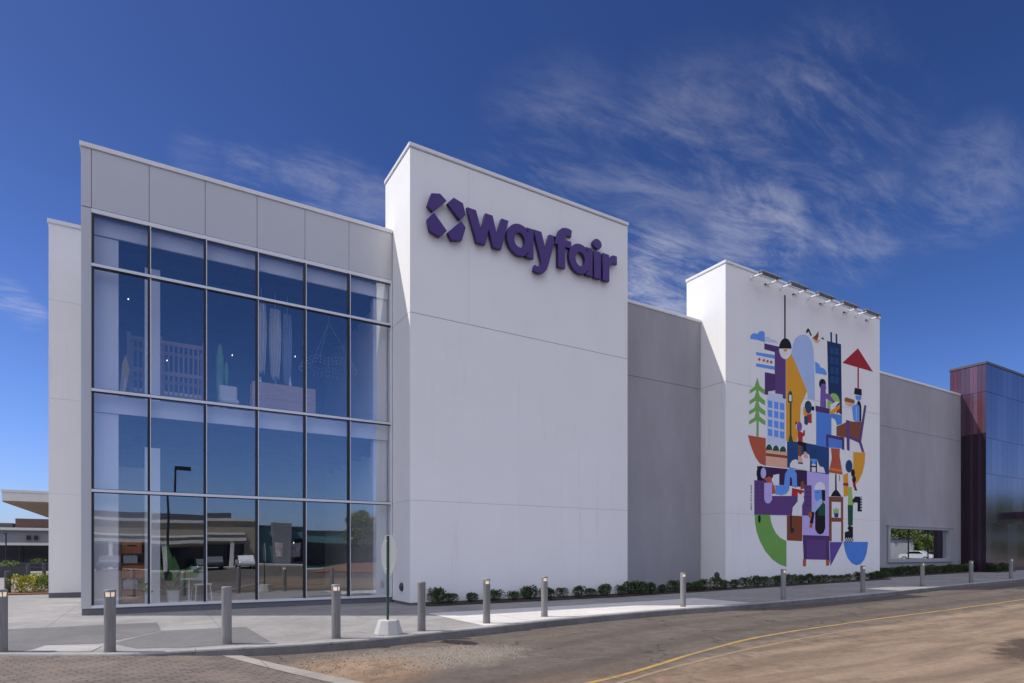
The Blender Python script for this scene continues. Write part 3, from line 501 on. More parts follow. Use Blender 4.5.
('black',2,[(26.45,3.53),(26.69,3.63),(26.69,3.3),(27.24,3.3),(27.24,2.71),(27.1,2.5),(26.86,2.41),(26.62,2.47),(26.45,2.65)]),
('black',1,[(26.24,3.55),(26.45,3.58),(26.29,2.89),(26.03,2.95)]),
('terra',3,[(26.21,3.31),(26.18,3.39),(26.11,3.44),(26.02,3.44),(25.95,3.38),(25.92,3.3),(25.95,3.22),(26.02,3.17),(26.11,3.17),(26.18,3.23)]),
('terra',2,[(26.03,2.95),(26.26,2.9),(26.22,2.7),(26.01,2.72)]),
('dark',0,[(21.88,4.44),(21.97,4.44),(21.97,4.42),(21.88,4.42)]),
('dark',0,[(21.88,4.4),(21.97,4.4),(21.97,4.38),(21.88,4.38)]),
('dark',0,[(21.88,4.35),(21.97,4.36),(21.97,4.33),(21.88,4.33)]),
('dark',0,[(21.88,4.31),(21.97,4.31),(21.97,4.29),(21.88,4.29)]),
('dark',0,[(21.88,4.27),(21.97,4.27),(21.97,4.25),(21.88,4.25)]),
('dark',0,[(21.88,4.23),(21.97,4.23),(21.97,4.21),(21.88,4.21)]),
('dark',0,[(21.88,4.18),(21.97,4.18),(21.97,4.16),(21.88,4.16)]),
('dark',0,[(21.88,4.14),(21.97,4.14),(21.97,4.12),(21.88,4.12)]),
('dark',0,[(21.88,4.1),(21.97,4.1),(21.97,4.08),(21.88,4.08)]),
('dark',0,[(21.88,4.04),(21.98,4),(21.88,3.96),(21.88,3.98),(21.92,4),(21.88,4.01)]),
('dark',0,[(21.88,3.95),(21.98,3.92),(21.88,3.88),(21.88,3.9),(21.92,3.92),(21.88,3.93)]),
('dark',0,[(21.88,3.87),(21.98,3.84),(21.88,3.8),(21.88,3.82),(21.92,3.84),(21.88,3.85)]),
('dark',0,[(21.88,3.79),(21.98,3.76),(21.88,3.72),(21.88,3.74),(21.92,3.76),(21.88,3.77)]),
('dark',0,[(21.88,3.67),(21.97,3.67),(21.97,3.65),(21.88,3.65)]),
('dark',0,[(21.88,3.63),(21.97,3.63),(21.97,3.61),(21.88,3.61)]),
('dark',0,[(21.88,3.58),(21.97,3.58),(21.97,3.56),(21.88,3.56)]),
('dark',0,[(21.88,3.54),(21.97,3.54),(21.97,3.52),(21.88,3.52)]),
('dark',0,[(21.88,3.5),(21.97,3.5),(21.97,3.47),(21.88,3.47)]),
('dark',0,[(21.88,3.45),(21.97,3.45),(21.97,3.43),(21.88,3.43)]),
('dark',0,[(21.88,3.41),(21.97,3.41),(21.97,3.38),(21.88,3.38)])]
# ================================================================ GROUND
KP = [(-60, 46), (-30, 29.0), (-14, 19.2), (-8, 15.6), (-4, 13.2), (-2, 12.03), (-0.5, 11.12), (0.4, 10.92), (1.3, 10.8), (2.0, 10.7), (2.7, 10.64), (3.5, 10.67),
      (4.7, 10.9), (6.3, 11.18), (7.7, 11.5), (10.3, 11.85), (13, 12.02), (16, 11.93), (22, 11.95), (28.8, 12.3), (37, 12.6), (60, 13.4), (110, 15)]
def lerp_path(P, x):
    if x <= P[0][0]: return P[0][1]
    for i in range(len(P) - 1):
        (x0, y0), (x1, y1) = P[i], P[i + 1]
        if x <= x1:
            xm, ym = P[max(i - 1, 0)]; xp, yp = P[min(i + 2, len(P) - 1)]
            m0 = (y1 - ym) / (x1 - xm) if x1 != xm else 0; m1 = (yp - y0) / (xp - x0) if xp != x0 else 0
            h = x1 - x0; t = (x - x0) / h
            return (2*t**3 - 3*t*t + 1) * y0 + (t**3 - 2*t*t + t) * h * m0 + (-2*t**3 + 3*t*t) * y1 + (t**3 - t*t) * h * m1
    return P[-1][1]
def ky(X): return lerp_path(KP, X)
def frange(a, b, s):
    n = max(1, round((b - a) / s)); return [a + (b - a) * i / n for i in range(n + 1)]
XK = frange(-60, -10, 5)[:-1] + frange(-10, 30, 0.25)[:-1] + frange(30, 60, 2)[:-1] + frange(60, 110, 10)

# --- asphalt with dust, gravel and dirt
nb = NB('dusty_asphalt')
n_big = nb.noise(0.5, 7, 0.65); n_mid = nb.noise(2.6, 8, 0.7); n_fine = nb.noise(70, 4, 0.7)
n_streak = nb.noise(1.0, 7, 0.65, ((0.28, 1.7, 1), -0.10), 0.4)
asph = nb.mix(nb.smooth(n_mid, 0.3, 0.72), (0.090, 0.074, 0.062), (0.135, 0.111, 0.092))
asph = nb.mix(nb.math('MULTIPLY', nb.smooth(n_streak, 0.45, 0.75), 0.6), asph, (0.19, 0.148, 0.112))
# distance south of the yellow line, along a curve
fc = nb.nt.nodes.new('ShaderNodeFloatCurve'); cm = fc.mapping; cu = cm.curves[0]
LINE = [(-10, 4.2), (4.96, 6.29), (8.15, 7.28), (10.65, 7.95), (14.6, 8.38), (19.72, 8.46), (25, 8.6), (45, 9.4)]
for i, (x, y) in enumerate(LINE):
    px, py = (x + 10) / 60.0, y / 12.0
    if i == 0: cu.points[0].location = (px, py)
    elif i == 1: cu.points[1].location = (px, py)
    else: cu.points.new(px, py)
cm.update()
nb.nt.links.new(nb.math('DIVIDE', nb.math('ADD', nb.x, 10.0), 60.0), fc.inputs['Value'])
dl = nb.math('SUBTRACT', nb.math('MULTIPLY', fc.outputs[0], 12.0), nb.y)           # > 0 on the camera side
dl0 = dl
dl = nb.math('ADD', dl, nb.math('MULTIPLY', nb.math('SUBTRACT', n_big, 0.5), 1.5))
# wheel tracks polished darker along the lane, hairline cracks, scattered oil drips
def track(c, w):
    return nb.smooth(nb.math('ABSOLUTE', nb.math('ADD', dl0, c)), w, 0.05)
wob = nb.smooth(n_streak, 0.30, 0.6)
tr = nb.math('MULTIPLY', nb.math('MAXIMUM', track(0.85, 0.42), track(2.45, 0.42)), nb.math('MULTIPLY', wob, 0.55))
asph = nb.mix(tr, asph, (0.062, 0.052, 0.046))
def cracks(scale, w):
    v = nb.nt.nodes.new('ShaderNodeTexVoronoi'); v.feature = 'DISTANCE_TO_EDGE'; v.inputs['Scale'].default_value = scale
    q = nb.nt.nodes.new('ShaderNodeVectorMath'); q.operation = 'ADD'; n_ = nb.nt.nodes.new('ShaderNodeTexNoise'); n_.inputs['Scale'].default_value = 1.7; n_.inputs['Detail'].default_value = 6
    sc_ = nb.nt.nodes.new('ShaderNodeVectorMath'); sc_.operation = 'SCALE'; sc_.inputs['Scale'].default_value = 0.9
    nb.nt.links.new(nb.pos, n_.inputs['Vector']); nb.nt.links.new(n_.outputs['Color'], sc_.inputs[0]); nb.nt.links.new(nb.pos, q.inputs[0]); nb.nt.links.new(sc_.outputs[0], q.inputs[1])
    nb.nt.links.new(q.outputs[0], v.inputs['Vector']); return nb.smooth(v.outputs['Distance'], w, w * .3)
ck = nb.math('MULTIPLY', cracks(0.38, 0.010), nb.smooth(n_big, 0.42, 0.55))
asph = nb.mix(nb.math('MULTIPLY', ck, 0.8), asph, (0.03, 0.026, 0.023))
vo = nb.nt.nodes.new('ShaderNodeTexVoronoi'); vo.inputs['Scale'].default_value = 1.1; nb.nt.links.new(nb.pos, vo.inputs['Vector'])
asph = nb.mix(nb.math('MULTIPLY', nb.smooth(nb.math('ADD', vo.outputs['Distance'], nb.math('MULTIPLY', n_mid, 0.12)), 0.17, 0.11), 0.45), asph, (0.045, 0.04, 0.036))
sand = nb.mix(nb.smooth(n_streak, 0.33, 0.68), (0.17, 0.122, 0.085), (0.295, 0.214, 0.147))
f_s = nb.math('MULTIPLY', nb.smooth(dl, -0.1, 0.9), nb.smooth(nb.x, 3.5, 7.0))
f_s = nb.math('MULTIPLY', f_s, nb.smooth(nb.y, -9.0, -4.0))
f_s = nb.math('MULTIPLY', f_s, nb.smooth(nb.math('ADD', n_mid, nb.math('MULTIPLY', dl, 0.05)), 0.28, 0.62))
col = nb.mix(f_s, asph, sand)
# orange-brown dirt and pale grit between the crossing and the lane
def blob(cx, cy, rx, ry, wob):
    a = nb.math('POWER', nb.math('DIVIDE', nb.math('SUBTRACT', nb.x, cx), rx), 2.0)
    b_ = nb.math('POWER', nb.math('DIVIDE', nb.math('SUBTRACT', nb.y, cy), ry), 2.0)
    return nb.math('ADD', nb.math('SQRT', nb.math('ADD', a, b_)), nb.math('MULTIPLY', nb.math('SUBTRACT', n_mid, 0.5), wob))
f_grit = nb.math('SUBTRACT', 1.0, nb.smooth(blob(3.7, 9.2, 2.3, 1.15, 1.6), 0.55, 1.15))
grit = nb.mix(nb.smooth(n_fine, 0.38, 0.62), (0.12, 0.10, 0.08), (0.38, 0.325, 0.265))
col = nb.mix(nb.math('MULTIPLY', f_grit, 0.72), col, grit)
f_dirt = nb.math('SUBTRACT', 1.0, nb.smooth(blob(2.5, 8.7, 1.45, 1.35, 1.5), 0.5, 1.1))
dirt = nb.mix(nb.smooth(n_mid, 0.35, 0.65), (0.17, 0.105, 0.06), (0.33, 0.22, 0.14))
col = nb.mix(nb.math('MULTIPLY', f_dirt, 0.8), col, dirt)
f_dirt2 = nb.math('SUBTRACT', 1.0, nb.smooth(blob(5.0, 4.6, 3.0, 2.6, 1.2), 0.6, 1.1))
col = nb.mix(nb.math('MULTIPLY', f_dirt2, 0.35), col, dirt)
f_mul = nb.math('SUBTRACT', 1.0, nb.smooth(blob(14.9, 3.9, 3.6, 1.3, 0.9), 0.75, 1.05))
mul = nb.mix(nb.smooth(n_fine, 0.4, 0.6), (0.035, 0.025, 0.02), (0.12, 0.085, 0.06))
col = nb.mix(f_mul, col, mul)
n_grit = nb.noise(150, 2, 0.5)
n_gr = nb.noise(17, 4, 0.7, ((1.0, 0.55, 1), 0.0))
spk = nb.math('ADD', -0.05, nb.math('ADD', nb.math('MULTIPLY', n_gr, 0.75), nb.math('ADD', nb.math('MULTIPLY', n_fine, 0.80), nb.math('MULTIPLY', n_grit, 0.55))))
col = nb.mix(1.0, col, nb.scale(spk), 'MULTIPLY')
nb.color(col); nb.b.inputs['Roughness'].default_value = 0.92; nb.b.inputs['Specular IOR Level'].default_value = 0.25
nb.bump(nb.math('ADD', n_fine, nb.math('MULTIPLY', n_mid, 0.8)), 0.5, 0.02)
M['road'] = nb.m

# --- concrete paving with tooled joints
def paving(name, c0, c1, sx, sy, ox=0.0, oy=0.0):
    p = NB(name); a = p.noise(0.55, 7, 0.65); d = p.noise(60, 3, 0.6); e = p.noise(4, 6, 0.7)
    c = p.mix(p.smooth(p.math('ADD', p.math('MULTIPLY', a, 0.65), p.math('MULTIPLY', e, 0.35)), 0.35, 0.65), c0, c1)
    jx = p.math('LESS_THAN', p.math('ABSOLUTE', p.math('SUBTRACT', p.math('FRACT', p.math('DIVIDE', p.math('ADD', p.x, ox), sx)), 0.5)), 0.009 / sx)
    jy = p.math('LESS_THAN', p.math('ABSOLUTE', p.math('SUBTRACT', p.math('FRACT', p.math('DIVIDE', p.math('ADD', p.y, oy), sy)), 0.5)), 0.012 / sy)
    j = p.math('MAXIMUM', jx, jy)
    c = p.mix(p.math('MULTIPLY', j, 0.7), c, (0.13, 0.125, 0.12))
    stn = p.noise(1.6, 7, 0.72)
    c = p.mix(p.math('MULTIPLY', p.smooth(stn, 0.56, 0.70), 0.32), c, (c0[0] * .5, c0[1] * .48, c0[2] * .45))
    vo = p.nt.nodes.new('ShaderNodeTexVoronoi'); vo.inputs['Scale'].default_value = 2.3; p.nt.links.new(p.pos, vo.inputs['Vector'])
    c = p.mix(p.math('MULTIPLY', p.smooth(vo.outputs['Distance'], 0.10, 0.06), 0.35), c, (c0[0] * .45, c0[1] * .45, c0[2] * .45))
    c = p.mix(1.0, c, p.scale(p.math('ADD', 0.70, p.math('MULTIPLY', d, 0.60))), 'MULTIPLY')
    p.color(c); p.b.inputs['Roughness'].default_value = 0.9; p.b.inputs['Specular IOR Level'].default_value = 0.25
    p.bump(d, 0.15, 0.01); return p.m
M['paving'] = paving('pavement_concrete', (0.22, 0.211, 0.202), (0.315, 0.303, 0.29), 3.1, 1.75, 0.3, 0.2)
M['paving_dark'] = paving('dark_pavement_concrete', (0.13, 0.126, 0.125), (0.18, 0.176, 0.172), 3.1, 1.75, 0.3, 0.2)
M['paving_pale'] = paving('pale_pavement_concrete', (0.52, 0.495, 0.46), (0.62, 0.595, 0.56), 3.1, 1.75, 0.3, 0.2)
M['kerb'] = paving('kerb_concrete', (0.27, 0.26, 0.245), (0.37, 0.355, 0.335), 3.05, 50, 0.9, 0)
M['kerb_face'] = paving('shaded_kerb_face', (0.12, 0.115, 0.11), (0.19, 0.18, 0.172), 3.05, 50, 0.9, 0)  # front face darkened in its colour to stand in for shade
M['edging'] = paving('tan_concrete_edging', (0.24, 0.21, 0.18), (0.34, 0.31, 0.27), 3, 3)
M['paving_tile'] = paving('pale_ramp_slab', (0.33, 0.31, 0.29), (0.40, 0.385, 0.365), 9, 9)

# --- clay pavers of the crossing
p = NB('clay_pavers')
br = p.nt.nodes.new('ShaderNodeTexBrick'); mp = p.nt.nodes.new('ShaderNodeMapping'); mp.inputs['Rotation'].default_value = (0, 0, R(69 - 90))
p.nt.links.new(p.pos, mp.inputs['Vector']); p.nt.links.new(mp.outputs['Vector'], br.inputs['Vector'])
br.inputs['Scale'].default_value = 1.0; br.inputs['Brick Width'].default_value = 0.22; br.inputs['Row Height'].default_value = 0.11
br.inputs['Mortar Size'].default_value = 0.009; br.inputs['Color1'].default_value = (0.115, 0.088, 0.072, 1); br.inputs['Color2'].default_value = (0.175, 0.14, 0.118, 1)
br.inputs['Mortar'].default_value = (0.035, 0.03, 0.026, 1)
c = p.mix(p.math('MULTIPLY', p.smooth(p.noise(1.3, 6, 0.65), 0.42, 0.7), 0.5), br.outputs['Color'], (0.22, 0.165, 0.125))
p.color(c); p.b.inputs['Roughness'].default_value = 0.9; p.bump(br.outputs['Fac'], -0.5, 0.01); M['pavers'] = p.m

# --- worn yellow paint
p = NB('worn_yellow_paint'); n = p.noise(9, 6, 0.7); n2 = p.noise(1.2, 4, 0.6)
c = p.mix(p.smooth(p.math('ADD', p.math('MULTIPLY', n, 0.6), p.math('MULTIPLY', n2, 0.4)), 0.40, 0.62), (0.43, 0.26, 0.05), (0.22, 0.16, 0.085))
p.color(c); p.b.inputs['Roughness'].default_value = 0.85; M['yellow'] = p.m
p = NB('faded_yellow_paint'); n = p.noise(5, 6, 0.7)
c = p.mix(p.smooth(n, 0.38, 0.60), (0.31, 0.215, 0.105), (0.22, 0.162, 0.112)); p.color(c); p.b.inputs['Roughness'].default_value = 0.9; M['yellow_faded'] = p.m

# ground / road: one sheet out to the horizon
g = MB(); XS = [-2000, -400, -100, -30, -5] + frange(-0.6, 1.9, 0.12) + [5, 10, 14, 25, 40, 60, 200, 600, 2500]; YS = [-2000, -300, -60, 0, 8, 20, 80, 400, 2000]
for x in XS:
    for y in YS: g.v.append((x, y, rz_(x)))
nY = len(YS)
for i in range(len(XS) - 1):
    for j in range(nY - 1):
        g.f.append([i * nY + j, (i + 1) * nY + j, (i + 1) * nY + j + 1, i * nY + j + 1]); g.mi.append(0)
structure(g, 'road', M['road'])

# kerb: battered face, rounded nose, flat top
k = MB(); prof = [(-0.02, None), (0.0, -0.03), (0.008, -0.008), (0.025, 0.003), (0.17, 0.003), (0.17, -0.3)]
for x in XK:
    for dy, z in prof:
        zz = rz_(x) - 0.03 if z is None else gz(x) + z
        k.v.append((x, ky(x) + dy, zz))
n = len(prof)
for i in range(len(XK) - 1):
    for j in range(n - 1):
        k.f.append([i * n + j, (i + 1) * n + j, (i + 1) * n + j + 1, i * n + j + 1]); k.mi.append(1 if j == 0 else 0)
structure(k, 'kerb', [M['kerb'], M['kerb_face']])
# pavement
g = MB(); n = 3
for x in XK:
    y0 = ky(x) + 0.168
    for y in (y0, 46 if x > -25 else y0 + 30, 140): g.v.append((x, y, gz(x)))
for i in range(len(XK) - 1):
    for j in range(n - 1):
        g.f.append([i * n + j, (i + 1) * n + j, (i + 1) * n + j + 1, i * n + j + 1]); g.mi.append(0)
structure(g, 'pavement', M['paving'])
# darker and paler slabs cast into the pavement
g = MB()
for poly in ([(-9, 17.2), (-2.6, 15.78), (0.13, 15.62), (0.19, 13.95), (-0.25, 13.2), (-0.75, 12.5), (-1.5, 12.75), (-1.72, 12.1), (-2.2, 12.5), (-4.2, 13.75), (-9, 16.6)],
             [(0.22, 13.9), (1.72, 13.72), (1.8, 11.2), (0.5, 11.25), (-0.2, 11.55), (-0.55, 12.4), (-0.2, 13.1)]):
    g.face([(a, b, gz(a) + 0.004) for a, b in poly])
structure(g, 'dark_paving', M['paving_dark'])
g = MB(); g.face([(a, b, 0.008) for a, b in [(-1.62, 11.98), (-1.5, 12.66), (-0.68, 12.12), (-0.8, 11.5)]]); structure(g, 'ramp_slab', M['paving_tile']); g = MB()
xs_ = frange(6.1, 15.8, .25)
for i in range(len(xs_) - 1):
    p0, p1 = xs_[i], xs_[i + 1]
    g.face([(p0, ky(p0) + .172, gz(p0) + .004), (p1, ky(p1) + .172, gz(p1) + .004), (p1, 14.4, gz(p1) + .004), (p0, 14.4, gz(p0) + .004)])
structure(g, 'pale_paving', M['paving_pale'])
# crossing of clay pavers and its flush concrete edge
def edge(y): return 0.93 + (11.0 - y) * 0.372
g = MB(); ys = frange(-3, 12.5, 0.25)
ts = [0, .3, .5, .7, .8, .86, .9, .94, .97, 1]
for y in ys:
    for t in ts:
        x = -14 + (edge(y) + 14) * t; g.v.append((x, y, rz_(x) + 0.006))
n = len(ts)
for i in range(len(ys) - 1):
    for j in range(n - 1):
        g.f.append([i * n + j, i * n + j + 1, (i + 1) * n + j + 1, (i + 1) * n + j]); g.mi.append(0)
structure(g, 'brick_crossing', M['pavers'])
g = MB()
for y in ys:
    for dx in (0.0, 0.14, 0.28):
        x = edge(y) + dx; g.v.append((x, y, rz_(x) + 0.012))
for i in range(len(ys) - 1):
    for j in range(2):
        g.f.append([i * 3 + j, i * 3 + j + 1, (i + 1) * 3 + j + 1, (i + 1) * 3 + j]); g.mi.append(0)
structure(g, 'concrete_edging', M['edging'])
# yellow centre lines
def ribbon(P, w, name, m_, x0, x1):
    g = MB(); xs = frange(x0, x1, 0.35)
    for i, x in enumerate(xs):
        y = lerp_path(P, x); d = (lerp_path(P, x + .05) - lerp_path(P, x - .05)) / .1
        q = math.hypot(1, d); nx, ny = -d / q, 1 / q
        for s in (-w / 2, w / 2): g.v.append((x + nx * s, y + ny * s, rz_(x) + 0.004))
    for i in range(len(xs) - 1): g.f.append([2 * i, 2 * i + 2, 2 * i + 3, 2 * i + 1]); g.mi.append(0)
    return structure(g, name, m_)
ribbon(LINE, 0.09, 'yellow_line', M['yellow'], 2.2, 60)
LINE2 = [(-10, 3.7), (5.3, 6.08), (6.06, 6.32), (9.0, 7.02), (13.16, 7.6), (19.7, 7.98), (25, 8.2), (45, 9.1)]
ribbon(LINE2, 0.08, 'faded_yellow_line', M['yellow_faded'], 2.8, 14)
# loose grit on the road by the kerb and dirt clods in the corner
g = MB()
for i in range(1500):
    if i < 1100:
        a = random.uniform(0, 6.283); r = math.sqrt(random.random())
        x, y = 3.6 + 2.2 * r * math.cos(a), 9.25 + 1.2 * r * math.sin(a); s = random.uniform(.006, .02)
        if y > ky(x) - .03: continue
        if x < edge(y) + 0.3 and random.random() < .8: continue
    else:
        x, y = random.uniform(11, 17), random.uniform(2.6, 5.2); s = random.uniform(.008, .028)
        if (x - 14.9) ** 2 / 10 + (y - 3.9) ** 2 / 1.4 > 1.0: continue
    z = rz_(x); kx = len(g.v)
    rr = [s * random.uniform(.7, 1.3) for _ in range(4)]; an = random.uniform(0, 6)
    g.v += [(x + rr[q] * math.cos(an + q * 2.09), y + rr[q] * math.sin(an + q * 2.09), z) for q in range(3)] + [(x, y, z + rr[3] * .9)]
    g.f += [[kx, kx + 1, kx + 3], [kx + 1, kx + 2, kx + 3], [kx + 2, kx, kx + 3]]; mi = 0 if i < 1100 and random.random() < .6 else 1; g.mi += [mi] * 3
M['stone'] = mat('loose_stone', (0.31, 0.27, 0.22), 0.9, var=.3, scale=20); M['clod'] = mat('dirt_clod', (0.15, 0.105, 0.07), 0.95, var=.4, scale=20)
tag(g.build('loose_gravel', [M['stone'], M['clod']]), 'loose pale gravel and brown clods scattered over the road', 'gravel', kind='stuff')

# planting beds along the wall foot
g = MB()
def bed(x0, x1, y0, y1):
    xs = frange(x0, x1, 1.0); b0 = len(g.v)
    for x in xs:
        for y, dz in ((y0, -0.02), (y0 + .01, 0.035), (y0 + .3 * (y1 - y0), .06), (y1, 0.05)): g.v.append((x, y, gz(x) + dz))
    for i in range(len(xs) - 1):
        for j in range(3): g.f.append([b0 + i * 4 + j, b0 + (i + 1) * 4 + j, b0 + (i + 1) * 4 + j + 1, b0 + i * 4 + j + 1]); g.mi.append(0)
bed(6.9, 15.0, 16.2, 16.79); bed(15.02, 20.3, 16.2, 18.09); bed(20.32, 31.9, 16.2, 16.79); bed(32.0, 43.7, 17.15, 18.1); bed(43.75, 46.2, 16.1, 16.75)
structure(g, 'planting_bed', M['mulch'])
# ================================================================ STORE
store = thing('store_building', 'large white store with a glass corner, two white towers and a painted mural', 'building', (2.5, 18.3, 0))
store.location = (0, 0, 0)
def clad_block(name, x0, x1, yf, yb, zb, zt, joints, m_, parent=store, gap=0.016, seams=()):
    """rendered wall: blocks of render standing proud of a dark core, open joints between"""
    b = MB(); e = 0.022
    b.box(x0 + e, yf + e, zb - .3, x1 - e, yb - e, zt - .02, 1)
    zs = [zb] + list(joints) + [zt]
    for i in range(len(zs) - 1):
        gp = lambda q: (gap if q != 1 else gap * .45) / 2
        a = zs[i] + (gp(i) if i else 0); c = zs[i + 1] - (gp(i + 1) if i < len(zs) - 2 else 0)
        b.box(x0, yf, a, x1, yb, c, 0)
    for sx, z0, z1 in seams: b.box(sx - .006, yf - .002, z0, sx + .006, yf + .02, z1, 2)
    return b.build(name, [m_, M['joint'], M['seam']], parent)
def coping(parent, x0, x1, yf, yb, z0, z1, m_='coping', o=0.035):
    b = MB(); b.box(x0 - o, yf - o, z0, x1 + o, yb + o, z1); b.box(x0 - o + .012, yf - o + .012, z0 - .02, x1 + o - .012, yb + o - .012, z0 - .001)
    return b.build('coping', M[m_], parent, bevel=0.008)
XT = 6.565
tower = clad_block('sign_tower', XT, 15.0, 16.8, 18.96, 0.08, 13.5, (3.11, 8.655), M['stucco_white'], seams=((8.5, 8.7, 13.4),))
coping(tower, XT, 15.0, 16.8, 18.96, 13.54, 13.65)
b = MB(); b.box(XT + .012, 16.812, -.3, 14.99, 18.4, 0.078); b.build('plinth', M['plinth'], tower)
def vent(parent, x, y, z):
    b = MB(); n = 20
    for r, d in ((.135, .03), (.10, .055), (.055, .075)):
        pts = [(y + r * math.cos(6.2832 * i / n), z + r * math.sin(6.2832 * i / n)) for i in range(n)]
        k = len(b.v); b.v += [(x + .01, p[0], p[1]) for p in pts] + [(x - d, p[0], p[1]) for p in pts]
        b.f.append([k + n + i for i in range(n)]); b.mi.append(0)
        for i in range(n): j = (i + 1) % n; b.f.append([k + i, k + j, k + n + j, k + n + i]); b.mi.append(0)
    return b.build('wall_vent', M['bollard_dark'], parent)
vent(tower, XT, 17.46, 0.52)
mt = clad_block('mural_tower', 20.31, 31.95, 16.8, 18.9, 0.1, 13.48, (3.2, 8.62), M['stucco_white'], gap=0.014)
coping(mt, 20.31, 31.95, 16.8, 18.9, 13.5, 13.61)
vent(mt, 20.31, 17.23, 0.62)
# recessed grey walls
def recess(x0, x1, hole=None):
    b = MB(); yf, yb = 18.1, 18.6; zt = 11.45
    b.box(x0, yf + .022, -.3, x1, yf + .05 if hole is None else yf + .03, 8.7, 1) if hole is None else None
    if hole is None:
        b.box(x0, yf, 0.0, x1, yb, 8.572); b.box(x0, yf, 8.588, x1, yb, zt); b.box(x0, yf + .02, 8.5, x1, yb - .01, 8.7, 1)
    else:
        hx0, hx1, hz0, hz1 = hole
        b.box(x0, yf, 0.0, hx0, yb, hz1); b.box(hx1, yf, 0.0, x1, yb, hz1); b.box(hx0, yf, 0.0, hx1, yb, hz0)
        b.box(x0, yf, hz1, x1, yb, 8.572); b.box(x0, yf, 8.588, x1, yb, zt); b.box(x0, yf + .02, 8.5, x1, yb - .01, 8.7, 1)
    return b.build('recessed_wall', [M['stucco_grey'], M['joint']], store)
rw = recess(15.02, 20.29); coping(rw, 15.06, 20.25, 18.1, 18.6, 11.45, 11.56)
rw2 = recess(31.97, 43.9, (35.3, 42.45, 1.1, 3.0)); coping(rw2, 32.02, 43.7, 18.1, 18.6, 11.45, 11.56)
# ribbon window in the right-hand grey wall
b = MB(); X0, X1, Z0, Z1 = 35.16, 42.62, 1.02, 3.06; x0, x1, z0, z1 = 35.40, 42.14, 1.22, 2.93
b.box(X0, 18.02, Z0, x0, 18.28, Z1); b.box(x1, 18.02, Z0, X1, 18.28, Z1); b.box(x0, 18.02, Z0, x1, 18.28, z0); b.box(x0, 18.02, z1, x1, 18.28, Z1)
b.box(X0 - .06, 17.97, Z1, X1 + .06, 18.2, Z1 + .05)
w = b.build('window', M['window_frame'], rw2)
b = MB(); b.box(x0, 18.2, z0, x1, 18.215, z1); b.build('pane', M['glass_low'], w)
for gx in (37.65, 39.9):
    b = MB(); b.box(gx, 18.17, z0, gx + .03, 18.24, z1); b.build('glazing_bar', M['gasket'], w)
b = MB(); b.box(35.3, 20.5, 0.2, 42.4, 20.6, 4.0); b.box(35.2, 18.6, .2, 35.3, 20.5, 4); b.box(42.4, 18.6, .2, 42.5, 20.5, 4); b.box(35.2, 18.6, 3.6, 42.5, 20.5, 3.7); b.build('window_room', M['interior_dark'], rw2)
# wing wall behind the glass corner
rear = clad_block('rear_wing_wall', -3.0, 6.5, 26.07, 26.7, 0.17, 12.95, (3.6, 6.9, 10.3), M['stucco_white'], gap=0.006)
b = MB(); b.box(-3.04, 26.03, 12.95, 6.5, 26.74, 13.08); b.build('coping', M['coping'], rear)
b = MB(); b.box(-3.0, 26.055, -.2, 6.5, 26.6, 0.166); b.build('plinth', M['plinth'], rear)
# hall behind
b = MB(); b.box(6.6, 18.97, 0, 14.98, 50, 11.0); b.box(14.98, 18.62, 0, 35, 50, 11.0); b.box(35, 20.7, 0, 43.7, 50, 11.0); b.box(-1.4, 26.72, 0, 6.6, 50, 10.8)
b.build('hall', M['roof'], store)

# ---- glass corner
YG = 18.287; XL, XR = -1.465, 6.545
COLX = [-1.254, -0.02, 1.28, 2.585, 3.89, 5.185, 6.50]; ROWZ = [0.237, 3.109, 5.622, 8.735, 10.035]
b = MB()
b.box(XL, YG, .165, COLX[0], 26.05, 10.135)
for i in range(6):
    xa = COLX[i] + .006 if i else COLX[0] + .006; xb = COLX[i + 1] - .006 if i < 5 else XR
    b.box(xa, YG, 10.153, xb, YG + .2, 11.62)
b.box(XL, YG, 10.153, COLX[0] - .006, 26.05, 11.62)
b.box(XL + .02, YG + .03, 10.0, XR - .01, YG + .18, 11.6, 1)
b.build('metal_fascia', [M['panel'], M['joint']], store, bevel=0.004)
fz = [o for o in store.children if o.name.startswith('metal_fascia')][0]
b = MB(); b.box(XL - .03, YG - .035, 11.62, XR + .005, YG + .5, 11.735); b.box(XL - .03, YG + .5, 11.62, XL + .3, 26.05, 11.735); b.build('coping', M['coping'], fz, bevel=0.008)
b = MB(); b.box(XL + .015, YG + .018, -.2, XR, YG + .4, .164); b.box(XL + .015, YG + .4, -.2, XL + .3, 26.04, .164); b.build('plinth', M['plinth'], fz)
cw = MB(); cw.box(COLX[0] + .002, YG - .012, .166, XR, YG + .16, ROWZ[0]); cw.box(COLX[0] + .002, YG - .012, ROWZ[4], XR, YG + .16, 10.137)
cw.box(6.50, YG - .012, ROWZ[0] + .001, XR, YG + .16, ROWZ[4] - .001)
cw = cw.build('curtain_wall', M['alu'], store, bevel=0.004)
for z in ROWZ[1:4]:
    b = MB(); b.box(COLX[0] + .004, YG - .035, z - .034, 6.498, YG + .15, z + .034); b.box(COLX[0] + .006, YG - .004, z - .052, 6.496, YG + .13, z + .05, 1)
    b.build('transom', [M['alu'], M['gasket']], cw)
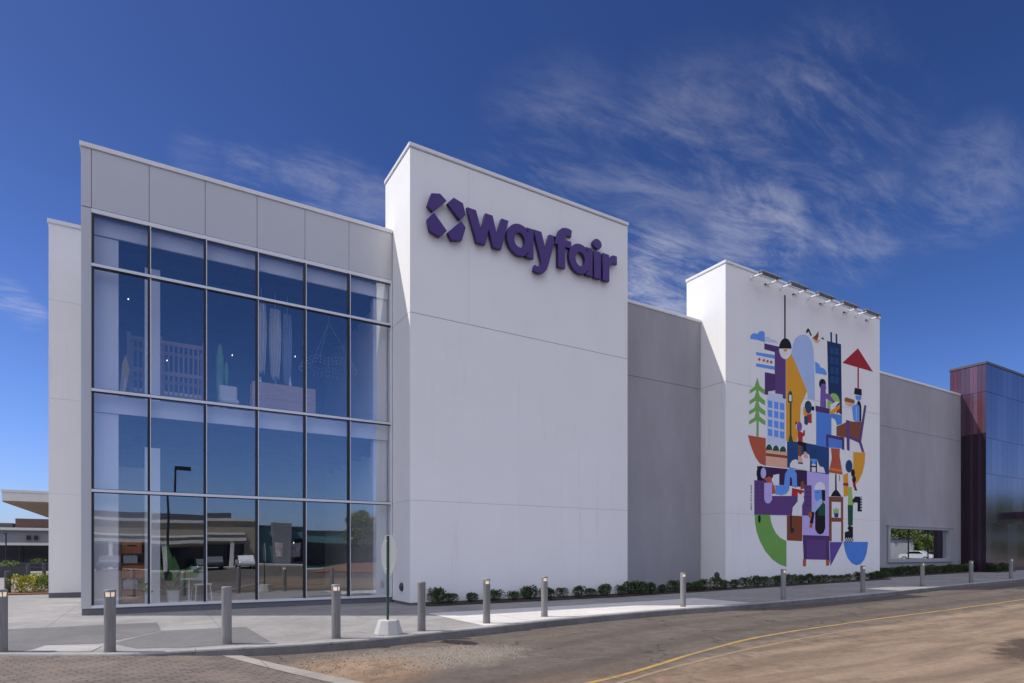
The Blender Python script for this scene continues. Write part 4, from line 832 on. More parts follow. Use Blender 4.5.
for i, x in enumerate(COLX[:-1]):
    for r in range(4):
        b = MB(); za, zb = ROWZ[r] + (.053 if r else .001), ROWZ[r + 1] - (.055 if r < 3 else .001)
        if i == 0: b.box(x + .001, YG + .0, za, x + .05, YG + .13, zb, 0)
        else:
            b.box(x - .036, YG - .024, za, x + .022, YG + .13, zb, 0); b.box(x + .0225, YG - .034, za, x + .041, YG + .05, zb, 1)
        b.build('mullion', [M['gasket'], M['alu']], cw)
        xb = COLX[i + 1]
        p_ = MB(); px0, px1, pz0, pz1 = x + .051, xb - (.04 if i < 5 else .002), ROWZ[r] + (.054 if r else .003), ROWZ[r + 1] - (.056 if r < 3 else .003)
        hw, hh = (px1 - px0) / 2, (pz1 - pz0) / 2
        p_.box(-hw, -.006, -hh, hw, .006, hh)
        po = p_.build('pane', M['glass'], cw); po.location = (px0 + hw, YG + .05, pz0 + hh); po.rotation_euler = (R(random.uniform(-.22, .22)), 0, R(random.uniform(-.22, .22)))
# floors, ceilings and inner walls seen through the glass
b = MB(); b.box(-1.25, 18.52, 5.13, 6.49, 18.56, 5.57, 0); b.box(-1.25, 18.57, 5.13, 6.49, 25.8, 5.5, 1); b.box(-1.25, 18.57, 5.502, 6.49, 25.8, 5.56, 2)
b.build('floor_slab', [M['interior_white'], M['interior_dark'], M['interior_floor']], store)
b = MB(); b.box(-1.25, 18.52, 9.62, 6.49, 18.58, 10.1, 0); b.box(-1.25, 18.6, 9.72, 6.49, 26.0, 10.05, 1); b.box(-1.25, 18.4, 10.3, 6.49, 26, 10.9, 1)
for q in range(7): b.box(-1.2, 19.3 + q * .9, 9.45, 6.45, 19.36 + q * .9, 9.7, 1)
b.build('ceiling', [M['interior_white'], M['interior_dark']], store)
for z0, z1 in ((.2, 5.12), (5.58, 9.6)):
    b = MB(); b.box(-1.245, 18.57, z0, -.70, 18.72, z1); b.build('inner_wall', M['interior_white'], store)
    b = MB(); b.box(6.05, 18.62, z0, 6.298, 18.9, z1); b.box(6.3, 18.6, z0, 6.48, 25.8, z1); b.build('inner_wall', M['interior_white'], store)
for z0, z1 in ((.2, 4.4), (5.57, 9.25)):
    b = MB(); b.box(-.125, 19.05, z0, .235, 19.4, z1); b.build('interior_column', M['interior_white'], store)
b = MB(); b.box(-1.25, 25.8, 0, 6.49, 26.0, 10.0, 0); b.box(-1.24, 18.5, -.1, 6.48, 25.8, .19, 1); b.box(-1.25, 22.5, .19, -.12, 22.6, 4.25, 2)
for q in range(5): b.box(-1.2, 19.6 + q * 1.2, 4.75, 6.45, 19.75 + q * 1.2, 5.12, 0)
b.build('back_wall', [M['interior_dark'], M['interior_floor'], M['interior_white']], store)

# ---- mural painted on the right-hand tower
MC = {'black': (.012, .010, .016), 'dark': (.025, .022, .03), 'paleblue': (.40, .52, .78), 'pale': (.55, .60, .72), 'sky': (.13, .32, .78), 'blue': (.085, .23, .66), 'purple': (.085, .038, .15),
      'purple2': (.12, .055, .20), 'dpurple': (.045, .018, .07), 'violet': (.19, .10, .36), 'violet2': (.12, .07, .30), 'lavender': (.50, .42, .78), 'red': (.42, .03, .035), 'red2': (.36, .02, .03),
      'orange': (.74, .34, .03), 'orange2': (.72, .22, .03), 'white': (.77, .76, .78), 'palewhite': (.58, .64, .80), 'green': (.19, .42, .10), 'green2': (.17, .37, .085), 'lime': (.32, .52, .13),
      'dgreen': (.015, .085, .045), 'peach': (.74, .42, .28), 'brown': (.235, .075, .04), 'brown2': (.23, .06, .03), 'bread': (.30, .11, .03), 'terra': (.47, .10, .05), 'navy': (.018, .065, .20),
      'navy2': (.015, .06, .15), 'navy3': (.010, .038, .115), 'navyw': (.018, .065, .20)}
used = sorted({c for c, l, p_ in MURAL})
b = MB()
for n_, (c, l, pts) in enumerate(MURAL):
    # paint films 1 mm apart so that none lies in another's plane
    y = 16.8 - 0.0015 - l * 0.0012 - (n_ % 8) * 0.00012
    b.prism([(q[0] * 16.8 / 16.8, q[1]) for q in pts], y, 16.7995, used.index(c))
mural_mats = []
for c in used:
    mural_mats.append(mat('mural_paint_' + c, MC[c], 0.8, var=0.04, scale=2.0, spec=0.2))
b.build('mural', mural_mats, mt)

# ================================================================ SIGN LETTERS
sign = thing('sign_lettering', 'big raised purple letters and round emblem high on the white tower', 'sign', (7.05, 16.7, 11.19))
def letter(name, outers, holes=()):
    cu = bpy.data.curves.new(name, 'CURVE'); cu.dimensions = '2D'; cu.fill_mode = 'BOTH'; cu.extrude = 0.058; cu.bevel_depth = 0.006; cu.bevel_resolution = 1
    for poly in list(outers) + list(holes):
        s = cu.splines.new('POLY'); s.points.add(len(poly) - 1); s.use_cyclic_u = True
        for i, (x, z) in enumerate(poly): s.points[i].co = (x - 7.05, z - 11.19, 0, 1)
    t = bpy.data.objects.new(name, cu); C.objects.link(t); dg = bpy.context.evaluated_depsgraph_get(); dg.update()
    me = bpy.data.meshes.new_from_object(t.evaluated_get(dg)); bpy.data.objects.remove(t)
    me.transform(Matrix.Rotation(R(90), 4, 'X')); me.materials.clear(); me.materials.append(M['sign']); me.materials.append(M['sign_side'])
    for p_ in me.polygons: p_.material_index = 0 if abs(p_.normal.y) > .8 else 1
    o = bpy.data.objects.new(name, me); C.objects.link(o); o.parent = sign; o.location = (0, -0.015, 0); return o
def ell(cx, cz, rx, rz, n=36): return [(cx + rx * math.cos(6.28318 * i / n), cz + rz * math.sin(6.28318 * i / n)) for i in range(n)]
letter('emblem', [[(7.18, 12.24), (7.45, 12.31), (7.655, 12.165), (7.21, 11.72), (7.05, 11.84)], [(7.90, 12.325), (8.21, 12.25), (8.30, 11.925), (8.11, 11.72), (7.70, 12.10)],
                  [(7.25, 11.69), (7.665, 11.265), (7.44, 11.03), (7.13, 11.11), (7.05, 11.44)], [(8.15, 11.685), (8.305, 11.53), (8.17, 11.11), (7.83, 11.03), (7.705, 11.22)]])
letter('letter', [[(8.36, 12.17), (8.66, 12.17), (8.85, 11.58), (9.00, 12.17), (9.25, 12.17), (9.41, 11.58), (9.58, 12.17), (9.83, 12.17), (9.56, 11.19), (9.27, 11.19), (9.12, 11.74), (8.98, 11.19), (8.69, 11.19)]])
def let_a(cx):
    # bowl joined to its stem as one outline
    o = []
    for i in range(37):
        t = R(38 + 284 * i / 36); o.append((cx + .475 * math.cos(t), 11.675 + .505 * math.sin(t)))
    x0 = cx + .26; o = [p for p in o]
    o += [(x0 + .0, 11.30), (x0, 11.195), (cx + .53, 11.195), (cx + .53, 12.15), (x0, 12.15), (x0, 12.04)]
    return [o], [ell(cx, 11.67, .205, .245)[::-1]]
letter('letter', *let_a(10.25))
letter('letter', [[(10.80, 12.16), (11.09, 12.16), (11.27, 11.60), (11.42, 12.16), (11.68, 12.16), (11.36, 11.10), (11.29, 10.95), (11.20, 10.85), (11.08, 10.79), (10.94, 10.78), (10.80, 10.82), (10.84, 11.01), (10.94, 10.98), (11.02, 11.0), (11.07, 11.06), (11.11, 11.17)]])
letter('letter', [[(11.77, 11.19), (12.06, 11.19), (12.06, 11.93), (12.31, 11.93), (12.31, 12.15), (12.06, 12.15), (12.06, 12.22), (12.10, 12.31), (12.17, 12.34), (12.31, 12.32), (12.34, 12.54), (12.24, 12.57), (12.10, 12.57), (11.95, 12.53), (11.83, 12.43), (11.78, 12.29), (11.77, 12.15), (11.60, 12.15), (11.60, 11.93), (11.77, 11.93)]])
letter('letter', *let_a(12.70))
letter('letter', [[(13.31, 11.19), (13.60, 11.19), (13.60, 12.12), (13.31, 12.12)], ell(13.455, 12.39, .185, .165)])
letter('letter', [[(13.70, 11.19), (13.99, 11.19), (13.99, 11.62), (14.02, 11.76), (14.09, 11.85), (14.20, 11.89), (14.34, 11.88), (14.34, 12.16), (14.20, 12.17), (14.08, 12.12), (13.985, 12.02), (13.97, 12.13), (13.70, 12.13)]])
for x in (7.3, 8.1, 9.1, 10.65, 11.25, 11.9, 13.1, 13.45, 13.85):
    b = MB(); zq = .30 if x > 8.3 else .95
    b.tube((x - 7.05, 0.04, zq), (x - 7.05, 0.1, zq), .015); b.build('stud', M['black_metal'], sign)

# ================================================================ FLOODLIGHTS
def floodlight():
    t = thing('floodlight', 'x', 'floodlight', group='floodlights along the top of the mural wall')
    for x in (0, 1.14):
        b = MB(); b.box(x - .03, -.56, -.03, x + .03, 0.0, .03); b.box(x - .07, -.012, -.08, x + .07, 0, .08); b.build('arm', M['white_metal'], t, bevel=.005)
    b = MB(); pr = [(-.10, .035), (-.10, .075), (-.04, .13), (.05, .14), (.10, .10), (.10, .035)]
    n = len(pr); 
    for x in (-.06, 1.26):
        for y, z in pr: b.v.append((x, -.5 + y, z))
    b.f += [[i for i in reversed(range(n))], [n + i for i in range(n)]]; b.mi += [0, 0]
    for i in range(n): j = (i + 1) % n; b.f.append([i, j, n + j, n + i]); b.mi.append(0)
    for q in range(12): b.box(-.02 + q * .11, -.57, .11, -.01 + q * .11, -.43, .165)
    h = b.build('lamp_housing', M['dark_blue_metal'], t)
    b = MB(); b.box(0, -.58, .028, 1.2, -.42, .034); b.build('lens', M['dark_glass'], h)
    b = MB(); b.box(.90, -.05, -.09, .96, 0, -.03); b.tube((.93, -.03, -.06), (1.10, -.03, -.04), .008); b.build('junction_box', M['black_metal'], t)
    return t
fl = floodlight()
FL = ['floodlight nearest the left corner of the mural wall', 'floodlight second from the left over the mural, right of the painted lamp cord', 'middle floodlight of the row over the mural, above the painted bird',
      'floodlight second from the right end of the mural wall', 'floodlight at the right end of the mural wall, above the painted red parasol']
for i, x in enumerate((21.9, 23.85, 25.87, 27.80, 29.72)):
    o = fl if i == 0 else dup(fl, (0, 0, 0)); o.location = (x, 16.797, 13.23); o['label'] = 'dark ' + FL[i]

# ================================================================ PURPLE BUILDING
pb = thing('purple_building', 'dark purple building clad in glossy metal panels at the right end', 'building', (43.78, 16.757, .35))
pb.location = (0, 0, 0)
XP, YP = 43.78, 16.757
b = MB(); b.box(XP + .03, YP + .03, 0, 74, 18.66, 13.1); b.box(XP + .03, 18.66, 0, 74, 40, 11.0); b.build('wall', M['purple_4'], pb)
# side cladding: vertical strips of different purples, lower storeys coloured darker as painted shade
b = MB(); ysp = [16.757, 16.98, 17.2, 17.42, 17.62, 17.86, 18.09, 18.3, 18.5, 18.7]
for zi, (z0, z1) in enumerate(((.3, 5.6), (5.61, 8.9), (8.91, 11.42), (11.445, 13.12))):
    for j in range(len(ysp) - 1):
        if j >= 6 and zi < 2: continue
        k_ = [(3, 2, 2, 3, 1, 0, 3, 1, 0), (3, 1, 2, 3, 0, 3, 1, 0, 0), (4, 0, 1, 4, 3, 4, 0, 0, 0), (3, 3, 3, 2, 2, 3, 0, 1, 0)][3 - zi if zi < 3 else 3][j] if zi < 3 else (3, 3, 2, 2, 3, 3, 0, 1, 0)[j]
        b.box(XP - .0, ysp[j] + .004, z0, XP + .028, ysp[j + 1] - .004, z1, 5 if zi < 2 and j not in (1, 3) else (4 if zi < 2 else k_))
b.box(XP + .03, 18.662, 11.0, 74, 18.7, 13.12, 0)
b.build('side_panels', [M['purple_%d' % i] for i in range(5)] + [M['purple_shade']], pb)
b = MB(); xs = [XP + .002] + [XP + .75 * i for i in range(1, 41)]
for zi, (z0, z1) in enumerate(((.55, 3.39), (3.412, 6.39), (6.412, 8.59), (8.612, 11.42), (11.445, 13.12))):
    for j in range(len(xs) - 1):
        b.box(xs[j] + .007, YP, z0, xs[j + 1] - .007, YP + .028, z1, 1 if (j * 7 + zi * 3) % 5 in (0, 3) else 0)
b.build('front_panels', [M['purple_front'], M['purple_front_2']], pb)
b = MB(); b.box(XP - .04, YP - .04, 13.12, 74, YP + .4, 13.27); b.box(XP - .04, YP + .4, 13.12, XP + .35, 18.74, 13.27); b.box(XP + .35, 18.4, 13.12, 74, 18.74, 13.27); b.build('coping', M['coping_dark'], pb, bevel=.01)
b = MB(); b.box(47.9, YP - .9, 3.75, 52, YP - .005, 4.2); b.build('canopy', M['purple_4'], pb, bevel=.01)
# ================================================================ BOLLARDS
def bollard():
    t = thing('bollard', 'x', 'bollard', group='steel light bollards along the kerb')
    b = MB(); r = .08
    b.lathe([(r + .012, 0), (r + .012, .012), (r, .014), (r, .865), (.055, .866), (.055, .87)], n=32)
    # shell round the back of the lamp slot and one rib in the middle of it
    def arc(a0, a1, z0, z1, r0, r1, n):
        k = len(b.v)
        for i in range(n + 1):
            a = R(a0 + (a1 - a0) * i / n)
            for rr, z in ((r1, z0), (r1, z1), (r0, z1), (r0, z0)): b.v.append((rr * math.cos(a), rr * math.sin(a), z))
        for i in range(n):
            for q in range(4):
                b.f.append([k + i * 4 + q, k + (i + 1) * 4 + q, k + (i + 1) * 4 + (q + 1) % 4, k + i * 4 + (q + 1) % 4]); b.mi.append(0)
        b.f += [[k, k + 1, k + 2, k + 3], [k + n * 4 + 3, k + n * 4 + 2, k + n * 4 + 1, k + n * 4]]; b.mi += [0, 0]
    arc(345, 555, .8655, .94, r - .011, r, 24); arc(263, 273, .8655, .94, r - .011, r - .001, 3)
    b.build('post', M['bollard'], t, smooth=True)
    b = MB(); b.lathe([(.058, .868), (.064, .938)], n=24); b.build('lamp_lens', M['lens'], t, smooth=True)
    b = MB(); b.lathe([(r + .002, .9405), (r + .003, .968), (r - .004, .978), (.03, .982)], n=32); b.build('cap', M['bollard'], t, smooth=True)
    return t
B0 = bollard()
BOL = [(-2.0, 12.24, 20, 'grey bollard cut by the left edge of the photo, on the pavement corner'),
       (-0.54, 11.36, 10, 'grey bollard with a bright lamp slot before the bottom left corner of the glass'),
       (1.12, 11.33, 170, 'plain faced grey bollard in front of the second glass bay, left of the stop sign'),
       (2.9, 11.06, 10, 'grey bollard with a bright lamp slot directly left of the octagonal sign'),
       (4.64, 11.25, 175, 'plain faced grey bollard directly right of the octagonal sign'),
       (6.37, 11.72, 25, 'grey bollard with a bright lamp slot, first right of the plain faced one'),
       (8.23, 12.2, 25, 'grey bollard at the sunlit kerb before the middle of the white lettered tower'),
       (13.18, 12.4, 20, 'grey bollard before the recessed grey wall, alone at the sunlit strip end'),
       (17.62, 12.28, 25, 'shaded grey bollard in front of the green arc at the foot of the mural'),
       (22.44, 12.40, 25, 'shaded grey bollard in front of the blue half bowl of the mural'),
       (27.49, 12.75, 30, 'grey bollard below the ribbon window, beside the sunlit patch of pavement'),
       (31.6, 12.66, 30, 'distant grey bollard in front of the dark side of the purple building'),
       (36.7, 13.0, 30, 'farthest grey bollard, in front of the mirror panels of the purple building')]
for i, (x, y, a, l) in enumerate(BOL):
    o = B0 if i == 0 else dup(B0, (0, 0, 0)); o.location = (x, y, gz(x) + (0.001 if i > 1 else -0.0)); o.rotation_euler = (0, 0, R(a)); o['label'] = l

# ================================================================ STOP SIGN (seen from behind)
t = thing('stop_sign', 'octagonal sign seen from its bare back on a green post in a concrete block', 'road sign', (3.91, 11.12, 0.0), R(2))
b = MB(); pr = [(.27, 0), (.262, .035), (.195, .265), (.18, .275)]
n = 8; k = 0
for r, z in pr:
    for i in range(n):
        a = R(22.5 + 45 * i + (0 if i % 2 == 0 else 0)); s = 1.0 if True else 1
        b.v.append((r * 1.02 * math.cos(a), r * 1.02 * math.sin(a), z))
for j in range(3):
    for i in range(n): i2 = (i + 1) % n; b.f.append([j * n + i, j * n + i2, (j + 1) * n + i2, (j + 1) * n + i]); b.mi.append(0)
b.f.append([3 * n + i for i in range(n)]); b.mi.append(0); b.f.append(list(reversed(range(n)))); b.mi.append(0)
b.build('concrete_base', M['concrete'], t, bevel=.012)
b = MB(); zc = 1.52; rr = .41; oct_ = [(rr * math.cos(R(22.5 + 45 * i)), zc + rr * math.sin(R(22.5 + 45 * i))) for i in range(8)]
k = 0; b.v += [(.0, p_[0], p_[1]) for p_ in oct_] + [(.004, p_[0], p_[1]) for p_ in oct_]
b.f += [list(range(8)), [8 + i for i in reversed(range(8))]]; b.mi += [0, 0]
for i in range(8): j = (i + 1) % 8; b.f.append([i, 8 + i, 8 + j, j]); b.mi.append(0)
o2 = [(.385 / .41 * p_[0], zc + .385 / .41 * (p_[1] - zc)) for p_ in oct_]
b.face([(.0055, p_[0], p_[1]) for p_ in oct_], 2); b.face([(.0065, p_[0], p_[1]) for p_ in o2], 1)
pl = b.build('sign_plate', [M['sign_back'], M['sign_red'], M['white_paint']], t)
cu = bpy.data.curves.new('lettering', 'FONT'); cu.body = 'STOP'; cu.size = .34; cu.align_x = 'CENTER'; cu.align_y = 'CENTER'; cu.extrude = .0005
tx = bpy.data.objects.new('lettering', cu); C.objects.link(tx); dg = bpy.context.evaluated_depsgraph_get(); dg.update()
me = bpy.data.meshes.new_from_object(tx.evaluated_get(dg)); bpy.data.objects.remove(tx); me.materials.clear(); me.materials.append(M['white_paint'])
o = bpy.data.objects.new('lettering', me); C.objects.link(o); o.parent = pl; o.location = (.0085, 0, zc); o.rotation_euler = (R(90), 0, R(90))
b = MB(); b.box(-.032, -.022, .26, -.028, .022, 1.88); b.box(-.03, -.03, .26, -.002, -.022, 1.88); b.box(-.03, .022, .26, -.002, .03, 1.88)
b.build('post', M['green_post'], t)
for z in (1.25, 1.78):
    b = MB(); b.tube((-.05, 0, z), (-.001, 0, z), .009); b.build('bolt', M['alu'], t)

# ================================================================ SHRUBS
def shrub_mesh(seed, rx=.27, h=.44, n=900, mats=('leaf_dark', 'leaf_mid'), L=.055):
    rd = random.Random(seed); b = MB()
    lob = [(rd.uniform(-.42, .42) * rx, rd.uniform(-.42, .42) * rx, rd.uniform(.42, .62) * h, rd.uniform(.5, .68)) for _ in range(5)]
    for i in range(n):
        cx, cy, cz, s = lob[i % 5]
        d = Vector((rd.gauss(0, 1), rd.gauss(0, 1), rd.gauss(.15, .9))).normalized()
        q = rd.uniform(.45, 1.0) ** .5
        p = Vector((cx + d.x * rx * s * q, cy + d.y * rx * s * q, max(.02, cz + d.z * h * .45 * q)))
        dd = (d + Vector((rd.gauss(0, .5), rd.gauss(0, .5), .5 + rd.gauss(0, .4))))
        b.leaf(p, dd, (rd.gauss(0, .5), rd.gauss(0, .5), 1), L * rd.uniform(.7, 1.3), L * .3, 0 if rd.random() < .62 else 1)
    for i in range(5): cx, cy, cz, s = lob[i]; b.tube((cx * .2, cy * .2, 0), (cx, cy, cz), .008, .004, 5, 2)
    return b.mesh('shrub', [M[mats[0]], M[mats[1]], M['bark']])
SHR = [shrub_mesh(s) for s in (1, 2, 3, 4, 5, 6)]
xs = [7.35, 7.72, 8.45, 9.3, 9.95, 10.55, 11.15, 11.8, 12.45, 13.0, 13.7, 14.3, 14.85]
xs += [15.3 + .58 * i + .1 * math.sin(i * 5.1) for i in range(9)] + [20.55 + .62 * i + .1 * math.sin(i * 3.7) for i in range(19)]
rd = random.Random(5)
for i, x in enumerate(xs):
    o = bpy.data.objects.new('shrub', SHR[(i * 5 + i // 4) % 6]); C.objects.link(o); y = 16.48 + rd.uniform(-.06, .06)
    s = rd.uniform(.85, 1.15); o.location = (x, y, gz(x) + .05); o.rotation_euler = (0, 0, rd.uniform(0, 6.28)); o.scale = (s * rd.uniform(.85, 1.2), s * rd.uniform(.9, 1.1), s * rd.uniform(.62, .95))
    if x < 15: l = 'small dark shrub at the foot of the lettered tower, %s from its left corner' % ORD[i]
    elif x < 20.4: l = 'dark green shrub in front of the recessed grey wall, %s right of the lettered tower' % ORD[i - 13]
    else: l = 'low dark green shrub along the foot of the mural tower, %s from its left corner' % ORD[i - 22]
    tag(o, l, 'shrub', 'low shrubs in the bed along the store')
xr = [32.2 + .66 * i for i in range(18)] + [44.1, 44.8, 45.5]
for i, x in enumerate(xr):
    o = bpy.data.objects.new('shrub', SHR[(i * 5 + 1) % 6]); C.objects.link(o)
    s = rd.uniform(1.1, 1.3); o.location = (x, 17.55 if x < 43.8 else 16.42, gz(x) + .05); o.rotation_euler = (0, 0, rd.uniform(0, 6.28)); o.scale = (s * 1.15, s, s * .85)
    tag(o, ('clipped hedge shrub below the ribbon window, %s from the mural tower' % ORD[i]) if x < 43.8 else ('hedge shrub at the foot of the mirror panels, %s from the purple corner' % ORD[i - 18]), 'shrub', 'low shrubs in the bed along the store')

# ================================================================ INSIDE THE SHOP
Zf = 5.56
t = thing('wooden_bunk', 'brown wooden bunk with slatted rail standing at the upper window beside the column', 'furniture', (-.5, 19.6, Zf))
b = MB()
for x, y in ((0, 0), (.75, 0), (1.85, 0), (0, 1.0), (1.85, 1.0)): b.box(x - .045, y - .045, 0, x + .045, y + .045, 2.05)
b.build('posts', M['wood'], t)
b = MB()
for z in (.35, 1.0, 1.85): b.box(-.03, -.02, z, 1.88, .02, z + .11); b.box(-.03, .98, z, 1.88, 1.02, z + .1)
b.build('rails', M['wood'], t)
b = MB()
for q in range(15): b.box(.07 + q * .123, -.012, .46, .11 + q * .123, .012, 1.85)
b.build('slat_rail', M['wood'], t)
b = MB(); b.box(0, .02, .36, 1.8, .98, .56); b.build('mattress', M['fabric'], t, bevel=.04)
def drape(x, y, ztop, zbot, w, m_, label):
    b = MB(); n = 14; k_ = 10; rdx = random.Random(int(x * 100))
    rows = []
    for j in range(k_ + 1):
        z = ztop + (zbot - ztop) * j / k_; ww = w * (.55 + .45 * math.sin(math.pi * min(1, .25 + j / k_ * .7)))
        rows.append([(x - ww / 2 + ww * i / n, y + .05 * math.sin(i * 1.6 + j * .15) + rdx.uniform(-.006, .006), z + (.10 * math.sin(i * 2.1) if j == k_ else 0)) for i in range(n + 1)])
    for off in (0, .012):
        k0 = len(b.v)
        for r in rows: b.v += [(p[0], p[1] + off, p[2]) for p in r]
        for j in range(k_):
            for i in range(n):
                f = [k0 + j * (n + 1) + i, k0 + j * (n + 1) + i + 1, k0 + (j + 1) * (n + 1) + i + 1, k0 + (j + 1) * (n + 1) + i]
                b.f.append(f if off == 0 else f[::-1]); b.mi.append(0)
    b.tube((x, y, ztop - .02), (x, y, 9.45), .006)
    tag(b.build('hanging_fabric', m_, smooth=True), label, 'fabric', 'cloths hanging at the upper window')
drape(2.84, 19.3, 9.0, 6.95, .30, M['fabric'], 'white cloth hanging at the upper window, leftmost of the three')
drape(3.25, 19.4, 8.95, 6.85, .34, M['fabric'], 'cream cloth hanging at the upper window, middle of the three')
drape(3.62, 19.5, 8.9, 6.75, .27, M['fabric_blue'], 'bluish cloth hanging at the upper window, right of the two pale ones')
t = thing('wooden_chest', 'pale oak chest standing at the upper window below the hanging cloths', 'furniture', (2.55, 18.95, Zf))
b = MB(); b.box(0, 0, .04, 1.8, .5, 1.0); b.build('body', M['wood_light'], t, bevel=.012)
b = MB(); b.box(.01, -.015, .06, 1.79, -.002, .52); b.box(.01, -.015, .535, 1.79, -.002, .98); b.build('drawer_front', M['wood_light'], t)
for i in range(4):
    b = MB(); b.lathe([(.05, 0), (.06, .09), (.03, .15), (.025, .24), (.03, .25)], n=14)
    o = b.build('vase', M['white_metal'] if i % 2 == 0 else M['dark_blue_metal'], smooth=True); o.location = (2.8 + i * .42, 19.15, Zf + 1.001); o.scale = (.8, .8, .8 + .25 * (i % 3))
    tag(o, ['white', 'dark', 'white', 'dark'][i] + ' vase on the pale oak chest, ' + ORD[i] + ' from its left end', 'vase', 'vases on the oak chest')
t = thing('beaded_chandelier', 'wide chandelier of pale beads hanging behind the right of the upper window', 'chandelier', (5.15, 20.6, 7.7))
b = MB()
for ring in range(3):
    rr = .95 - ring * .06; n = 46
    for i in range(n):
        a = 6.283 * i / n; b.lathe([(.001, -.025), (.025, 0), (.001, .025)], rr * math.cos(a), rr * math.sin(a) * .8, n=5)
        for q in range(5): b.v[-1 - q] = b.v[-1 - q]
    if ring == 0: lo = len(b.v)
for i, v in enumerate(b.v): b.v[i] = (v[0], v[1], v[2] + (i * 3 // len(b.v)) * .12 + .04 * math.sin(v[0] * 9))
b.build('bead_ring', M['fabric'], t)
b = MB(); 
for a in (0, 2.1, 4.2): b.tube((.9 * math.cos(a), .72 * math.sin(a), .2), (0, 0, 1.6), .008)
b.tube((0, 0, 1.6), (0, 0, 1.85), .012); b.build('hanger', M['alu'], t)
t = thing('floor_plant', 'tall cactus shaped green plant in a pot at the upper window, left of the cloths', 'plant', (1.75, 19.5, Zf))
b = MB(); b.lathe([(.14, 0), (.18, .3), (.16, .31)], n=16); b.build('pot', M['white_metal'], t)
b = MB(); b.lathe([(.07, .25), (.10, .9), (.11, 1.6), (.06, 2.0), (.01, 2.1)], n=10); b.lathe([(.03, .9), (.06, 1.2), (.05, 1.5), (.01, 1.6)], .17, 0, 8); b.build('stem', M['plant_leaf'], t, smooth=True)
t = thing('armchair', 'low white armchair just inside the upper window, right of the wooden bunk', 'chair', (1.95, 19.1, Zf))
b = MB(); b.box(-.24, -.24, .25, .24, .24, .38); b.build('seat', M['fabric'], t, bevel=.05)
b = MB(); b.box(-.24, .16, .38, .24, .25, .85); b.build('backrest', M['fabric'], t, bevel=.05)
for s in (-1, 1):
    for q in (-1, 1):
        b = MB(); b.tube((s * .2, q * .2, 0), (s * .2, q * .2, .25), .016); b.build('leg', M['wood'], t)
t = thing('leaning_board', 'yellow and white board leaning behind the upper window near the left column', 'board', (-.62, 19.3, Zf), 0)
b = MB(); b.prism([(-.10, 0), (.02, 0), (.14, .95), (.06, 1.35), (-.02, 1.1)], 0, .03); b.build('board', M['board_yellow'], t)
b = MB(); b.prism([(-.06, .02), (.0, .02), (.08, .7), (.03, .7)], -.006, -.001); b.build('stripe', M['white_paint'], t)
t = thing('framed_picture', 'small orange lit picture hanging on the brown bunk rail upstairs', 'picture', (-.18, 19.52, Zf + .5))
b = MB(); b.box(0, 0, 0, .24, .03, .34); b.build('frame', M['wood'], t)
b = MB(); b.box(.02, -.006, .02, .22, -.001, .32); b.build('canvas', M['terracotta'], t)
for x, y, z, l in ((-.55, 21.0, 9.0, 'small glowing bulb hanging top left behind the upper glass, left of the column'), (1.42, 20.6, 7.9, 'small glowing bulb above the cactus plant upstairs'), (2.3, 21.6, 8.0, 'small glowing bulb upstairs just left of the hanging cloths'),
                   (4.15, 21.0, 8.1, 'small glowing bulb upstairs right of the hanging cloths'), (.45, 21.5, 7.5, 'small glowing bulb behind the slats of the wooden bunk'), (4.3, 22.0, 1.9, 'small glowing bulb low behind the ground floor glass')):
    t = thing('pendant_bulb', l, 'lamp', (x, y, z), group='bulbs hanging inside the shop')
    b = MB(); b.lathe([(.004, -.02), (.012, -.014), (.016, 0), (.012, .014), (.008, .03)], n=12); b.build('bulb', M['bulb'], t, smooth=True)
    b = MB(); b.tube((0, 0, .03), (0, 0, (9.45 if z > 5 else 4.75) - z), .006); b.build('cord', M['black_metal'], t)
# ground floor
t = thing('bookcase', 'dark open bookcase with terracotta boxes inside the left end of the ground floor window', 'bookcase', (-.68, 19.25, .19))
b = MB(); b.box(0, .38, 0, .62, .40, 1.75); b.box(0, 0, 0, .02, .38, 1.75); b.box(.6, 0, 0, .62, .38, 1.75); b.build('frame', M['wood'], t)
for z in (0.0, .36, .67, 1.06, 1.33, 1.72):
    b = MB(); b.box(.021, 0, z, .599, .38, z + .025); b.build('shelf', M['wood'], t)
for i, (z, h, w) in enumerate(((.216, .31, .50), (.886, .34, .52), (1.546, .34, .46))):
    b = MB(); b.box(0, 0, 0, w, .3, h); b.box(.02, .02, h, w - .02, .28, h + .006); b.box(.12, -.008, h * .55, w - .12, 0.0, h * .65, 1)
    o = b.build('storage_box', [M['terracotta'], M['interior_dark']], bevel=.008); o.location = (-.65, 19.27, z)
    tag(o, 'terracotta storage box on the ' + ['bottom', 'middle', 'top'][i] + ' shelf of the dark bookcase', 'box', 'terracotta boxes on the bookcase')
for z in (.576,):
    for i in range(7):
        b = MB(); b.box(0, 0, 0, .042, .2, .24 + .02 * (i % 3)); b.box(.004, .01, .01, .038, .203, .23, 1)
        o = b.build('book', [M['white_paint'], M['fabric']]); o.location = (-.62 + i * .047, 19.28, z); tag(o, 'white book in the row on the lower shelf of the dark bookcase', 'book', 'white books on the bookcase lower shelf')
for i in range(7):
    b = MB(); b.box(0, 0, 0, .042, .2, .21 + .02 * (i % 2)); b.box(.004, .01, .01, .038, .203, .2, 1)
    o = b.build('book', [M['white_paint'], M['fabric']]); o.location = (-.62 + i * .047, 19.3, 1.276); 
    tag(o, 'white book in the row on the upper shelf of the dark bookcase', 'book', 'white books on the bookcase upper shelf')
t = thing('potted_plant', 'broad leaved green house plant in a white pot behind the ground floor glass', 'plant', (.55, 19.2, .19))
